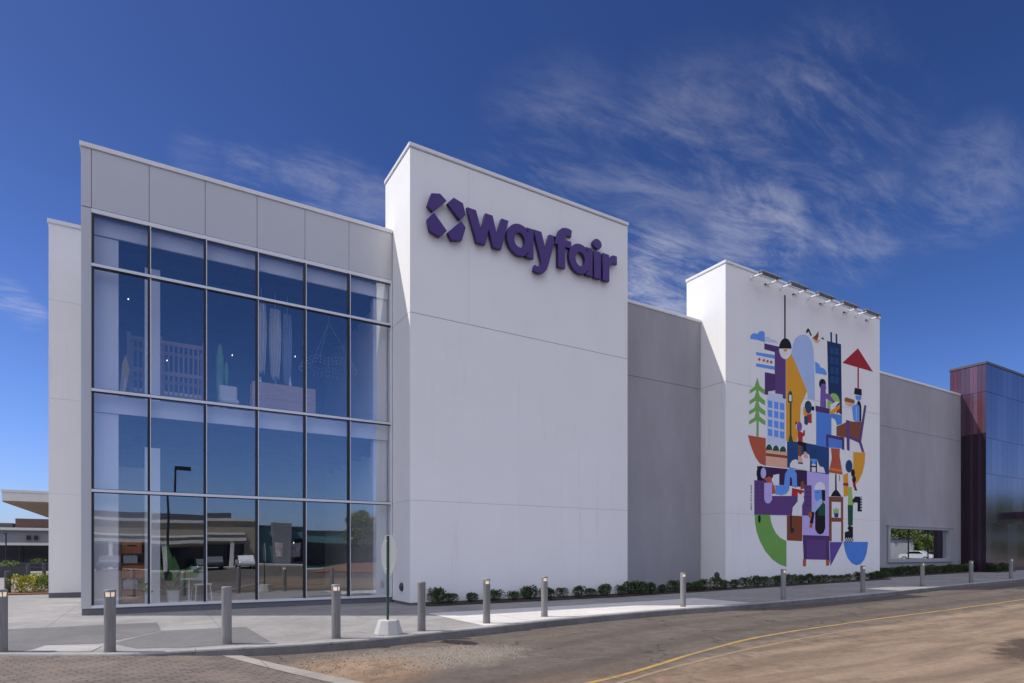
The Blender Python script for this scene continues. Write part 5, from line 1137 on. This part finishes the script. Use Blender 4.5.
b = MB(); b.lathe([(.13, 0), (.17, .32), (.15, .33), (.15, .28)], n=18); b.build('pot', M['white_metal'], t, smooth=True)
b = MB()
for a, el, L, w in ((2.9, .5, 1.0, .16), (2.6, .95, 1.15, .14), (1.5, 1.2, .9, .15), (.4, .7, .9, .14), (4.6, .55, .75, .17), (3.5, .2, .85, .15), (5.6, .9, .8, .12), (2.2, 1.35, 1.3, .10), (.0, .35, .7, .12)):
    d = Vector((math.cos(a) * math.cos(el), math.sin(a) * math.cos(el) * .6, math.sin(el)))
    b.tube((0, 0, .28), tuple(Vector((0, 0, .3)) + d * L * .5), .012, .008, 5)
    b.leaf(Vector((0, 0, .3)) + d * L * .35, d, (.3 * math.cos(a * 3), -1, .25), L * .8, w)
b.build('leaves', M['plant_leaf'], t)
t = thing('white_chair', 'white chair beside the house plant behind the ground floor glass', 'chair', (1.25, 19.25, .19), R(12))
b = MB(); b.box(-.22, -.22, .45, .22, .22, .50); b.build('seat', M['white_metal'], t, bevel=.015)
b = MB(); b.box(-.22, .17, .50, .22, .21, .98); b.build('backrest', M['white_metal'], t, bevel=.015)
for s in (-1, 1):
    for q in (-1, 1):
        b = MB(); b.tube((s * .18, q * .18, .45), (s * .22, q * .22, 0), .016); b.build('leg', M['white_metal'], t)
t = thing('pedestal_table', 'white round pedestal table between plant and chair behind the ground floor glass', 'table', (.93, 19.1, .19))
b = MB(); b.lathe([(.22, .62), (.23, .65), (.22, .66)], n=24); b.build('tabletop', M['white_metal'], t)
b = MB(); b.lathe([(.16, 0), (.15, .02), (.025, .05), (.025, .62)], n=16); b.build('pedestal', M['white_metal'], t)

# ================================================================ LEFT BACKGROUND
t = thing('canopy_building', 'pale flat canopy with a brown timber soffit beyond the left end of the store', 'building', (-9.5, 58, 0)); t.location = (0, 0, 0)
b = MB(); b.box(-9.45, 58, 5.45, 8, 84, 6.25); b.box(-9.5, 57.95, 6.1, 8, 84, 6.28); b.build('canopy_fascia', M['pale_wall'], t)
b = MB(); b.box(-9.42, 58.03, 5.36, 8, 84, 5.448); b.build('soffit', M['soffit'], t)
for x, y in ((2, 60), (2, 80)):
    b = MB(); b.box(x - .25, y - .25, 0, x + .25, y + .25, 5.36); b.build('column', M['pale_wall'], t)
t = thing('low_shop_building', 'long low grey shop with dark glass front and white roof edge in the left distance', 'building', (-14, 90, 0)); t.location = (0, 0, 0)
b = MB(); b.box(-60, 90, 2.75, 8, 108, 4.2); b.build('wall', M['grey_wall'], t)
b = MB(); b.box(-60.2, 89.6, 4.2, 8, 108, 4.5); b.box(-60, 89.9, 2.45, 8, 91, 2.75); b.build('roof_edge', M['pale_wall'], t)
b = MB(); b.box(-60, 90.3, 0, 8, 90.5, 2.45); b.build('shop_window', M['dark_glass'], t)
b = MB()
for q in range(20): b.box(-58 + q * 3.2, 90.2, 0, -57.85 + q * 3.2, 90.3, 2.45)
b.build('window_mullions', M['black_metal'], t)
b = MB(); b.box(-14.2, 95, 4.5, 8, 107, 5.8); b.build('brick_upstand', M['brick'], t)
b = MB(); b.box(-60, 96, 4.5, -14.6, 107, 5.25); b.build('roof_screen', M['slate'], t)
for x in (-12.4, -11.7):
    b = MB(); b.box(x, 89.7, 3.1, x + .35, 89.99, 3.6); b.build('wall_light', M['black_metal'], t)
t = thing('lamp_post', 'thin black lamp post in front of the low grey shop on the far left', 'lamp post', (-13.5, 85, 0))
b = MB(); b.lathe([(.16, 0), (.16, .2), (.08, .25), (.06, 3.6)], n=10); b.build('pole', M['black_metal'], t)
b = MB(); b.box(-.1, -.7, 3.6, .1, .1, 3.7); b.build('lamp_head', M['black_metal'], t)
def planter(x, y, w, l):
    t = thing('planter', l, 'planter', (x, y, gz(x)), group='charcoal planters on the far pavement')
    b = MB(); h = .72
    b.box(-w, -.4, 0, w, -.36, h); b.box(-w, .36, 0, w, .4, h); b.box(-w, -.36, 0, -w + .04, .36, h); b.box(w - .04, -.36, 0, w, .36, h); b.box(-w + .04, -.36, 0, w - .04, .36, h - .06, 1)
    b.build('box', [M['planter'], M['mulch']], t)
    o = bpy.data.objects.new('foliage', shrub_mesh(int(w * 70), w * .7, .42, 200, ('leaf_lime', 'leaf_mid'), .13)); C.objects.link(o); o.parent = t; o.location = (0, 0, h - .1)
planter(-7.75, 49.5, .95, 'charcoal box planter with lime green plant, nearer of the two at far left')
planter(-8.5, 66, 1.2, 'charcoal box planter with low lime plant, farther one under the canopy')
for x, y, l in ((-4.62, 29.4, 'dark bollard at the left end of the yellow shrub bed'), (-6.2, 45.5, 'small dark bollard behind the yellow shrub'), (-5.9, 49.2, 'small dark bollard behind the green shrub next to the white wing wall'), (-8.0, 44.2, 'small dark bollard in front of the nearer charcoal planter')):
    t = thing('bollard', l, 'bollard', (x, y, 0), group='dark bollards beyond the left end of the store')
    b = MB(); b.lathe([(.1, 0), (.1, .82), (.085, .86), (.03, .875)], n=20); b.build('post', M['planter'], t, smooth=True)
    b = MB(); b.lathe([(.13, 0), (.13, .015)], n=20); b.build('base_plate', M['black_metal'], t)
for i, (x, y, l) in enumerate(((-10.5, 60, 'dark picnic table beyond the nearer planter'), (-7.2, 58, 'dark picnic table under the pale canopy edge'))):
    t = thing('picnic_table', l, 'table', (x, y, 0), group='dark tables on the far pavement')
    b = MB(); b.box(-1.1, -.4, .72, 1.1, .4, .78); b.build('tabletop', M['planter'], t)
    for s in (-1, 1):
        b = MB(); b.box(-1.1, s * .75 - .13, .43, 1.1, s * .75 + .13, .48); b.build('bench', M['planter'], t)
        b = MB(); b.box(s * .8 - .04, -.8, 0, s * .8 + .04, .8, .42); b.box(s * .8 - .035, -.35, .42, s * .8 + .035, .35, .72); b.build('leg', M['planter'], t)
g = MB(); n = 30
pts = [(-4.75, 28.45), (-2.4, 28.1), (-.5, 28.2), (-.5, 31.5), (-3, 31.6), (-4.8, 31.0)]
g.face([(x, y, .05) for x, y in pts])
for i in range(6): (x0, y0), (x1, y1) = pts[i], pts[(i + 1) % 6]; g.face([(x0, y0, -.05), (x1, y1, -.05), (x1, y1, .05), (x0, y0, .05)])
structure(g, 'flower_bed', M['mulch_red'])
for i, (x, y, s, mm, l) in enumerate(((-4.2, 29.3, 1.0, ('leaf_yellow', 'leaf_lime'), 'bright yellow leaved shrub left in the bed beside the white wing wall'),
                                      (-3.35, 29.2, 1.0, ('leaf_lime', 'leaf_mid'), 'lime green shrub in the bed against the white wing wall'),
                                      (-3.75, 30.3, .95, ('leaf_yellow', 'leaf_lime'), 'yellow green shrub at the back of the bed, between the yellow and the lime one'))):
    o = bpy.data.objects.new('shrub', shrub_mesh(40 + i, .55, .66, 900, mm, .09)); C.objects.link(o); o.location = (x, y, .05); o.scale = (s, s, s); tag(o, l, 'shrub', 'shrubs in the bed left of the store')
# ================================================================ ACROSS THE STREET (seen in the glass)
PARK = []
t = thing('strip_mall', 'long low shopping strip with pale roof edges, mirrored in the ground floor glass', 'building', (0, -40, 0)); t.location = (0, 0, 0)
b = MB(); b.box(-34, -56, 0, 11, -40, 5.3); b.build('wall', M['tan_wall'], t)
b = MB(); b.box(-34.3, -56.2, 5.3, 11.3, -39.7, 5.6); b.box(-34, -40, 3.7, 9, -39.5, 3.9); b.box(-34, -40, 2.95, 9, -37.8, 3.3); b.build('roof_edge', M['pale_wall'], t)
b = MB(); b.box(-34, -39.98, 0, 9, -39.9, 2.6); b.build('shop_window', M['dark_glass'], t)
b = MB(); b.box(-6, -54, 5.6, 8, -46, 6.6); b.build('roof_unit', M['slate'], t)
for q in range(8):
    b = MB(); b.box(-32 + q * 5.6, -38.3, 0, -31.6 + q * 5.6, -37.9, 2.95); b.build('column', M['pale_wall'], t)
for i, (cx, m_) in enumerate(((-9.0, 'car_white'), (-3.5, 'car_dark'), (5.2, 'car_dark'), (8.4, 'car_white'))):
    PARK.append((cx, m_))
t = thing('corner_shop', 'teal fronted shop with a pale pier, mirrored right of the strip in the glass', 'building', (13, -40, 0)); t.location = (0, 0, 0)
b = MB(); b.box(11.4, -52, 0, 26, -41, 4.3); b.build('wall', M['teal_wall'], t)
b = MB(); b.box(12.9, -41, 0, 14.9, -39.9, 4.9); b.build('pier', M['grey_wall'], t)
b = MB(); b.box(13.0, -39.89, .9, 13.9, -39.86, 2.6); b.box(15.0, -40.93, .8, 16.2, -40.9, 2.5); b.build('poster_panel', M['poster'], t)
b = MB(); b.box(15.5, -40.99, .3, 25.5, -40.93, 3.0); b.build('shop_window', M['dark_glass'], t)
b = MB(); b.box(11.3, -52, 4.3, 26.2, -40.8, 4.55); b.build('roof_edge', M['slate'], t)
g = MB(); g.box(-40, -39.85, -.3, 30, -35.2, 0.01); structure(g, 'far_pavement', M['paving_pale'])
t = thing('parking_lamp', 'tall black parking lot lamp mirrored in the second bay of the glass', 'lamp post', (1.26, -10, rz_(1.26)))
b = MB(); b.lathe([(.25, 0), (.25, .6), (.07, .62), (.055, 7.2)], n=12); b.build('pole', M['black_metal'], t)
b = MB(); b.box(-.05, -.12, 7.1, .95, .12, 7.35); b.build('lamp_head', M['black_metal'], t)
def tree_meshes(seed, H, W, n=2600):
    rd = random.Random(seed); tr = MB(); tr.tube((0, 0, 0), (.05, .03, H * .45), .14, .09, 9); tips = []
    for i in range(9):
        a = i * 2.4 + rd.uniform(-.4, .4); h0 = H * rd.uniform(.28, .5); e = Vector((math.cos(a) * W * rd.uniform(.35, .6), math.sin(a) * W * rd.uniform(.35, .6), H * rd.uniform(.5, .9)))
        tr.tube((.03, .02, h0), tuple(e), .05, .015, 6); tips.append(e)
    tips.append(Vector((0, 0, H * .9))); cr = MB()
    for i in range(n):
        c = tips[i % len(tips)]; d = Vector((rd.gauss(0, 1), rd.gauss(0, 1), rd.gauss(0, .8)))
        d = d.normalized() * rd.uniform(.2, 1) ** .5 * W * .36
        cr.leaf(c + d, (rd.gauss(0, 1), rd.gauss(0, 1), rd.gauss(-.3, .6)), (0, 0, 1), .30 * rd.uniform(.7, 1.3), .1, 0 if rd.random() < .6 else 1)
    return tr.mesh('trunk', M['bark']), cr.mesh('crown', [M['leaf_tree'], M['leaf_tree_light']])
TM = [tree_meshes(11, 6.0, 2.6), tree_meshes(12, 7.5, 3.4), tree_meshes(13, 5.2, 2.2)]
def tree(x, y, k, s, l, grp=None):
    t = thing('tree', l, 'tree', (x, y, rz_(x)), random.uniform(0, 6), grp); t.scale = (s, s, s)
    for nm, me in zip(('trunk', 'crown'), TM[k]):
        o = bpy.data.objects.new(nm, me); C.objects.link(o); o.parent = t
tree(18.3, -23, 2, 1.15, 'small round tree on a dirt mound, mirrored at the right end of the glass')
g = MB(); n = 20
for r, z in ((3.2, 0), (2.4, .45), (1.2, .8), (.1, .9)):
    for i in range(n):
        a = 6.283 * i / n; q = 1 + .18 * math.sin(3 * a + r); g.v.append((18.4 + r * 1.5 * q * math.cos(a), -22.6 + r * q * math.sin(a), rz_(20) + z))
for j in range(3):
    for i in range(n): i2 = (i + 1) % n; g.f.append([j * n + i, j * n + i2, (j + 1) * n + i2, (j + 1) * n + i]); g.mi.append(0)
structure(g, 'dirt_mound', M['mulch_red'])
rd = random.Random(3)
for i in range(15):
    x = 88 + i * 5.4 + rd.uniform(-1, 1); y = (-11.5 if i in (2, 3) else -15.5) - rd.uniform(0, 3)
    tree(x, y, i % 2, rd.uniform(.95, 1.15) * (1.45 if i > 5 else 1), 'leafy street tree across the road, %s from the left in the mirror image' % ORD[i], 'trees across the road')
BUSH = [shrub_mesh(60 + q, 1.9, 3.2, 900, ('leaf_tree', 'leaf_tree_light'), .42) for q in range(3)]
for i in range(14):
    o = bpy.data.objects.new('bush', BUSH[i % 3]); C.objects.link(o); x = 108 + i * 3.9 + rd.uniform(-.6, .6)
    o.location = (x, -15.5 + rd.uniform(-1, 1), rz_(x)); o.rotation_euler = (0, 0, rd.uniform(0, 6.28)); o.scale = (1.15, 1.15, rd.uniform(.9, 1.25))
    tag(o, 'tall roadside bush under the trees across the road, %s from the left' % ORD[i], 'bush', 'bushes across the road')
def car(x, y, rz, m_, l):
    t = thing('parked_car', l, 'car', (x, y, rz_(x)), rz, 'cars parked across the road')
    b = MB(); b.prism([(-2.2, .35), (-2.2, .8), (-2.0, .95), (-1.3, 1.0), (-.8, 1.42), (.6, 1.45), (1.25, 1.02), (2.1, .85), (2.25, .6), (2.2, .35)], -.88, .88); b.build('body', m_, t, bevel=.06)
    b = MB(); b.prism([(-1.22, 1.03), (-.78, 1.36), (.55, 1.38), (1.1, 1.03)], -.89, .89); b.build('window', M['dark_glass'], t)
    for sx in (-1.35, 1.4):
        for sy in (-.82, .82):
            b = MB(); b.tube((sx, sy - .1, .33), (sx, sy + .1, .33), .33, .33, 18); b.tube((sx, sy - .11, .33), (sx, sy + .11, .33), .18, .18, 12, 1); b.build('wheel', [M['tyre'], M['alu']], t)
for i, (x, y, m_, l) in enumerate(((96.5, -9, 'car_white', 'white saloon parked under the trees, mirrored left in the ribbon window'), (102, -8.6, 'car_dark', 'dark saloon between two white cars, mirrored in the ribbon window'),
                                   (107.5, -9, 'car_white', 'white saloon parked nearer the purple building, mirrored in the ribbon window'), (24, -33, 'car_dark', 'dark saloon parked before the teal shop'))):
    car(x, y, R(88 + i), M[m_], l)
for i, (cx, m_) in enumerate(PARK):
    car(cx, -33.5, R(90), M[m_], ['white saloon parked leftmost before the shopping strip', 'dark saloon parked left before the shopping strip', 'dark saloon parked before the right end of the shopping strip', 'white saloon parked before the right end of the shopping strip'][i])
t = thing('white_shed', 'long white shed behind the parked cars, mirrored in the ribbon window', 'building', (100, -13, 0)); t.location = (0, 0, 0)
b = MB(); b.box(90, -14.6, 0, 103, -12.6, 3.6); b.build('wall', M['pale_wall'], t)
b = MB(); b.box(89.8, -14.8, 3.6, 103.2, -12.4, 3.75); b.build('roof', M['slate'], t)

# ================================================================ LIGHT, SKY, CAMERA
SUN = Vector((-0.69, 0.413, 1.0)).normalized()
elev = math.asin(SUN.z); rot = math.atan2(SUN.x, SUN.y)
w = bpy.data.worlds.new("World"); sc.world = w; w.use_nodes = True; nt = w.node_tree
bg = nt.nodes['Background']; bg.inputs['Strength'].default_value = SKY_STRENGTH
sky = nt.nodes.new('ShaderNodeTexSky'); sky.sky_type = 'NISHITA'; sky.sun_disc = False; sky.sun_elevation = elev; sky.sun_rotation = rot
sky.altitude = 200; sky.air_density = 1.0; sky.dust_density = 0.9; sky.ozone_density = 3.0
hs = nt.nodes.new('ShaderNodeHueSaturation'); hs.inputs['Saturation'].default_value = SKY_SAT; hs.inputs['Value'].default_value = 1.0
nt.links.new(sky.outputs[0], hs.inputs['Color'])
tint = nt.nodes.new('ShaderNodeMix'); tint.data_type = 'RGBA'; tint.blend_type = 'MULTIPLY'; tint.inputs['Factor'].default_value = 1.0; tint.inputs[7].default_value = SKY_TINT
nt.links.new(hs.outputs[0], tint.inputs[6])
tc = nt.nodes.new('ShaderNodeTexCoord'); D = tc.outputs['Generated']
def wn(kind, **kw):
    n = nt.nodes.new(kind)
    for k_, v in kw.items(): setattr(n, k_, v)
    return n
def wm(op, a, b_=0.0):
    n = wn('ShaderNodeMath', operation=op)
    for q, v in enumerate((a, b_)):
        if hasattr(v, 'links'): nt.links.new(v, n.inputs[q])
        else: n.inputs[q].default_value = v
    return n.outputs[0]
def wsmooth(v, a, b_, lo=0.0, hi=1.0):
    n = wn('ShaderNodeMapRange', interpolation_type='SMOOTHSTEP'); nt.links.new(v, n.inputs['Value'])
    if a > b_: a, b_, lo, hi = b_, a, hi, lo
    n.inputs['From Min'].default_value = a; n.inputs['From Max'].default_value = b_; n.inputs['To Min'].default_value = lo; n.inputs['To Max'].default_value = hi
    return n.outputs['Result']
def wnoise(scale, sc3, rot3, detail=8, rough=0.6, dist=0.6, off=(0, 0, 0)):
    mp = wn('ShaderNodeMapping'); mp.inputs['Scale'].default_value = sc3; mp.inputs['Rotation'].default_value = rot3; mp.inputs['Location'].default_value = off
    n = wn('ShaderNodeTexNoise'); n.inputs['Scale'].default_value = scale; n.inputs['Detail'].default_value = detail; n.inputs['Roughness'].default_value = rough; n.inputs['Distortion'].default_value = dist
    nt.links.new(D, mp.inputs['Vector']); nt.links.new(mp.outputs['Vector'], n.inputs['Vector']); return n.outputs['Fac']
# high clouds lie on a flat layer: direction divided by its height gives the layer's coordinates
sp = wn('ShaderNodeSeparateXYZ'); nt.links.new(D, sp.inputs[0])
zz = wm('MAXIMUM', sp.outputs[2], 0.02)
cb = wn('ShaderNodeCombineXYZ'); nt.links.new(wm('DIVIDE', sp.outputs[0], wm('ADD', zz, 0.12)), cb.inputs[0]); nt.links.new(wm('DIVIDE', sp.outputs[1], wm('ADD', zz, 0.12)), cb.inputs[1])
D = cb.outputs[0]
# paler, denser air low over the horizon
hz_ = wn('ShaderNodeMix', data_type='RGBA', blend_type='MULTIPLY'); hz_.inputs['Factor'].default_value = 1.0
hk = wsmooth(sp.outputs[2], 0.05, 0.60, HORIZON_GAIN, 0.95); hc = wn('ShaderNodeCombineXYZ')
for q, kq in enumerate((1.0, 0.96, 0.86)): nt.links.new(wm('ADD', 1.0, wm('MULTIPLY', wm('SUBTRACT', hk, 1.0), kq)), hc.inputs[q])
nt.links.new(tint.outputs[2], hz_.inputs[6]); nt.links.new(hc.outputs[0], hz_.inputs[7])
def lobe(d, inner, outer):
    n = wn('ShaderNodeVectorMath', operation='DOT_PRODUCT'); nt.links.new(tc.outputs['Generated'], n.inputs[0]); n.inputs[1].default_value = Vector(d).normalized()
    return wsmooth(n.outputs['Value'], math.cos(R(outer)), math.cos(R(inner)))
a_ = R(59.07); fw = Vector((math.cos(a_), math.sin(a_), 0)); rt = Vector((math.sin(a_), -math.cos(a_), 0))
def pix(u, v): return fw * 604 + rt * (u - 512) + Vector((0, 0, 553 - v))
n1 = wnoise(1.1, (1.0, 2.0, 1), (0, 0, R(35)), 9, 0.6, 0.9, (0.4, 0.2, 0)); n2 = wnoise(2.6, (1.0, 2.6, 1), (0, 0, R(32)), 10, 0.66, 1.1, (3, 1, 0)); n3 = wnoise(8, (1, 3.4, 1), (0, 0, R(28)), 9, 0.72, 0.9)
base = wm('ADD', wm('ADD', wm('MULTIPLY', n1, 0.40), wm('MULTIPLY', n2, 0.42)), wm('MULTIPLY', n3, 0.18))
def m_add(*vs):
    r = vs[0]
    for v in vs[1:]: r = wm('MAXIMUM', r, v)
    return r
def L(u, v, i, o, k): return wm('MULTIPLY', lobe(pix(u, v), i, o), k)
regions = m_add(L(650, 290, 1, 7, 1.25), L(755, 236, 1, 6, .85), L(690, 180, 1, 10, .42), L(810, 150, 1, 9, .45), L(560, 175, 1, 9, .34), L(965, 188, .5, 5, .4), L(850, 230, .5, 5, .5),
                L(318, 182, .2, 3.0, .55), L(292, 178, .1, 2.4, .45), L(246, 168, .1, 2.6, .5), L(200, 158, .1, 2.4, .25), L(345, 188, .2, 2.8, .4), L(372, 200, .2, 2.6, .4), L(30, 314, .1, 1.3, 1), L(10, 297, .1, 1.5, 1))
cl = wm('MULTIPLY', wsmooth(base, 0.42, 0.66), regions)
cl = wm('MULTIPLY', cl, 0.55)
mx = wn('ShaderNodeMix', data_type='RGBA'); nt.links.new(cl, mx.inputs['Factor']); nt.links.new(hz_.outputs[2], mx.inputs[6]); mx.inputs[7].default_value = CLOUD_COL
# added bright cloud bank, unseen, high over the street, to fill the shaded walls
yn = wm('MULTIPLY', sp.outputs[1], -1.0); rr_ = wm('DIVIDE', sp.outputs[0], wm('MAXIMUM', yn, 0.02)); up = wsmooth(sp.outputs[2], 0.04, 0.14)
mA = wm('MULTIPLY', wsmooth(sp.outputs[2], 0.50, 0.60), wsmooth(yn, -0.05, 0.2))
mB = wm('MULTIPLY', wm('MULTIPLY', wsmooth(rr_, -0.25, -0.55), up), wsmooth(yn, 0.02, 0.18))
mC = wm('MULTIPLY', wm('MULTIPLY', wm('MULTIPLY', wsmooth(rr_, 0.75, 1.0), wsmooth(rr_, 1.85, 1.5)), up), wsmooth(yn, 0.02, 0.18))
mp = wn('ShaderNodeMapping'); mp.inputs['Scale'].default_value = (1, 1, 1.6); nt.links.new(tc.outputs['Generated'], mp.inputs['Vector'])
nc = wn('ShaderNodeTexNoise'); nc.inputs['Scale'].default_value = 3.2; nc.inputs['Detail'].default_value = 8; nc.inputs['Roughness'].default_value = 0.55; nt.links.new(mp.outputs['Vector'], nc.inputs['Vector'])
fill_cloud = wm('MULTIPLY', m_add(mA, mB, mC), wsmooth(nc.outputs['Fac'], 0.36, 0.52))
mx2 = wn('ShaderNodeMix', data_type='RGBA'); nt.links.new(fill_cloud, mx2.inputs['Factor']); nt.links.new(mx.outputs[2], mx2.inputs[6]); mx2.inputs[7].default_value = FILL_CLOUD_COL
nt.links.new(mx2.outputs[2], bg.inputs['Color'])

sd = bpy.data.lights.new('sun', 'SUN'); sd.energy = SUN_STRENGTH; sd.angle = R(0.53); sd.color = (1.0, 0.95, 0.87)
so = bpy.data.objects.new('sun', sd); C.objects.link(so); so.rotation_euler = SUN.to_track_quat('Z', 'Y').to_euler()

cd = bpy.data.cameras.new('camera'); cam = bpy.data.objects.new('camera', cd); C.objects.link(cam)
cd.sensor_width = 36; cd.sensor_fit = 'HORIZONTAL'; cd.lens = 36 * 604 / 1024; cd.shift_y = (553 - 341.5) / 1024; cd.clip_end = 6000; cd.clip_start = 0.05
cam.location = (0, 0, 1.55); cam.rotation_euler = (R(90), 0, R(59.07 - 90)); sc.camera = cam
vs = sc.view_settings; vs.view_transform = 'Standard'; vs.look = 'None'; vs.gamma = 1.0; vs.exposure = EXPOSURE; vs.use_curve_mapping = False
sc.display_settings.display_device = 'sRGB'
sc.render.engine = 'CYCLES'; sc.cycles.use_denoising = True; sc.cycles.max_bounces = 10; sc.cycles.transparent_max_bounces = 24; sc.cycles.glossy_bounces = 6
sc.cycles.sample_clamp_indirect = 6.0
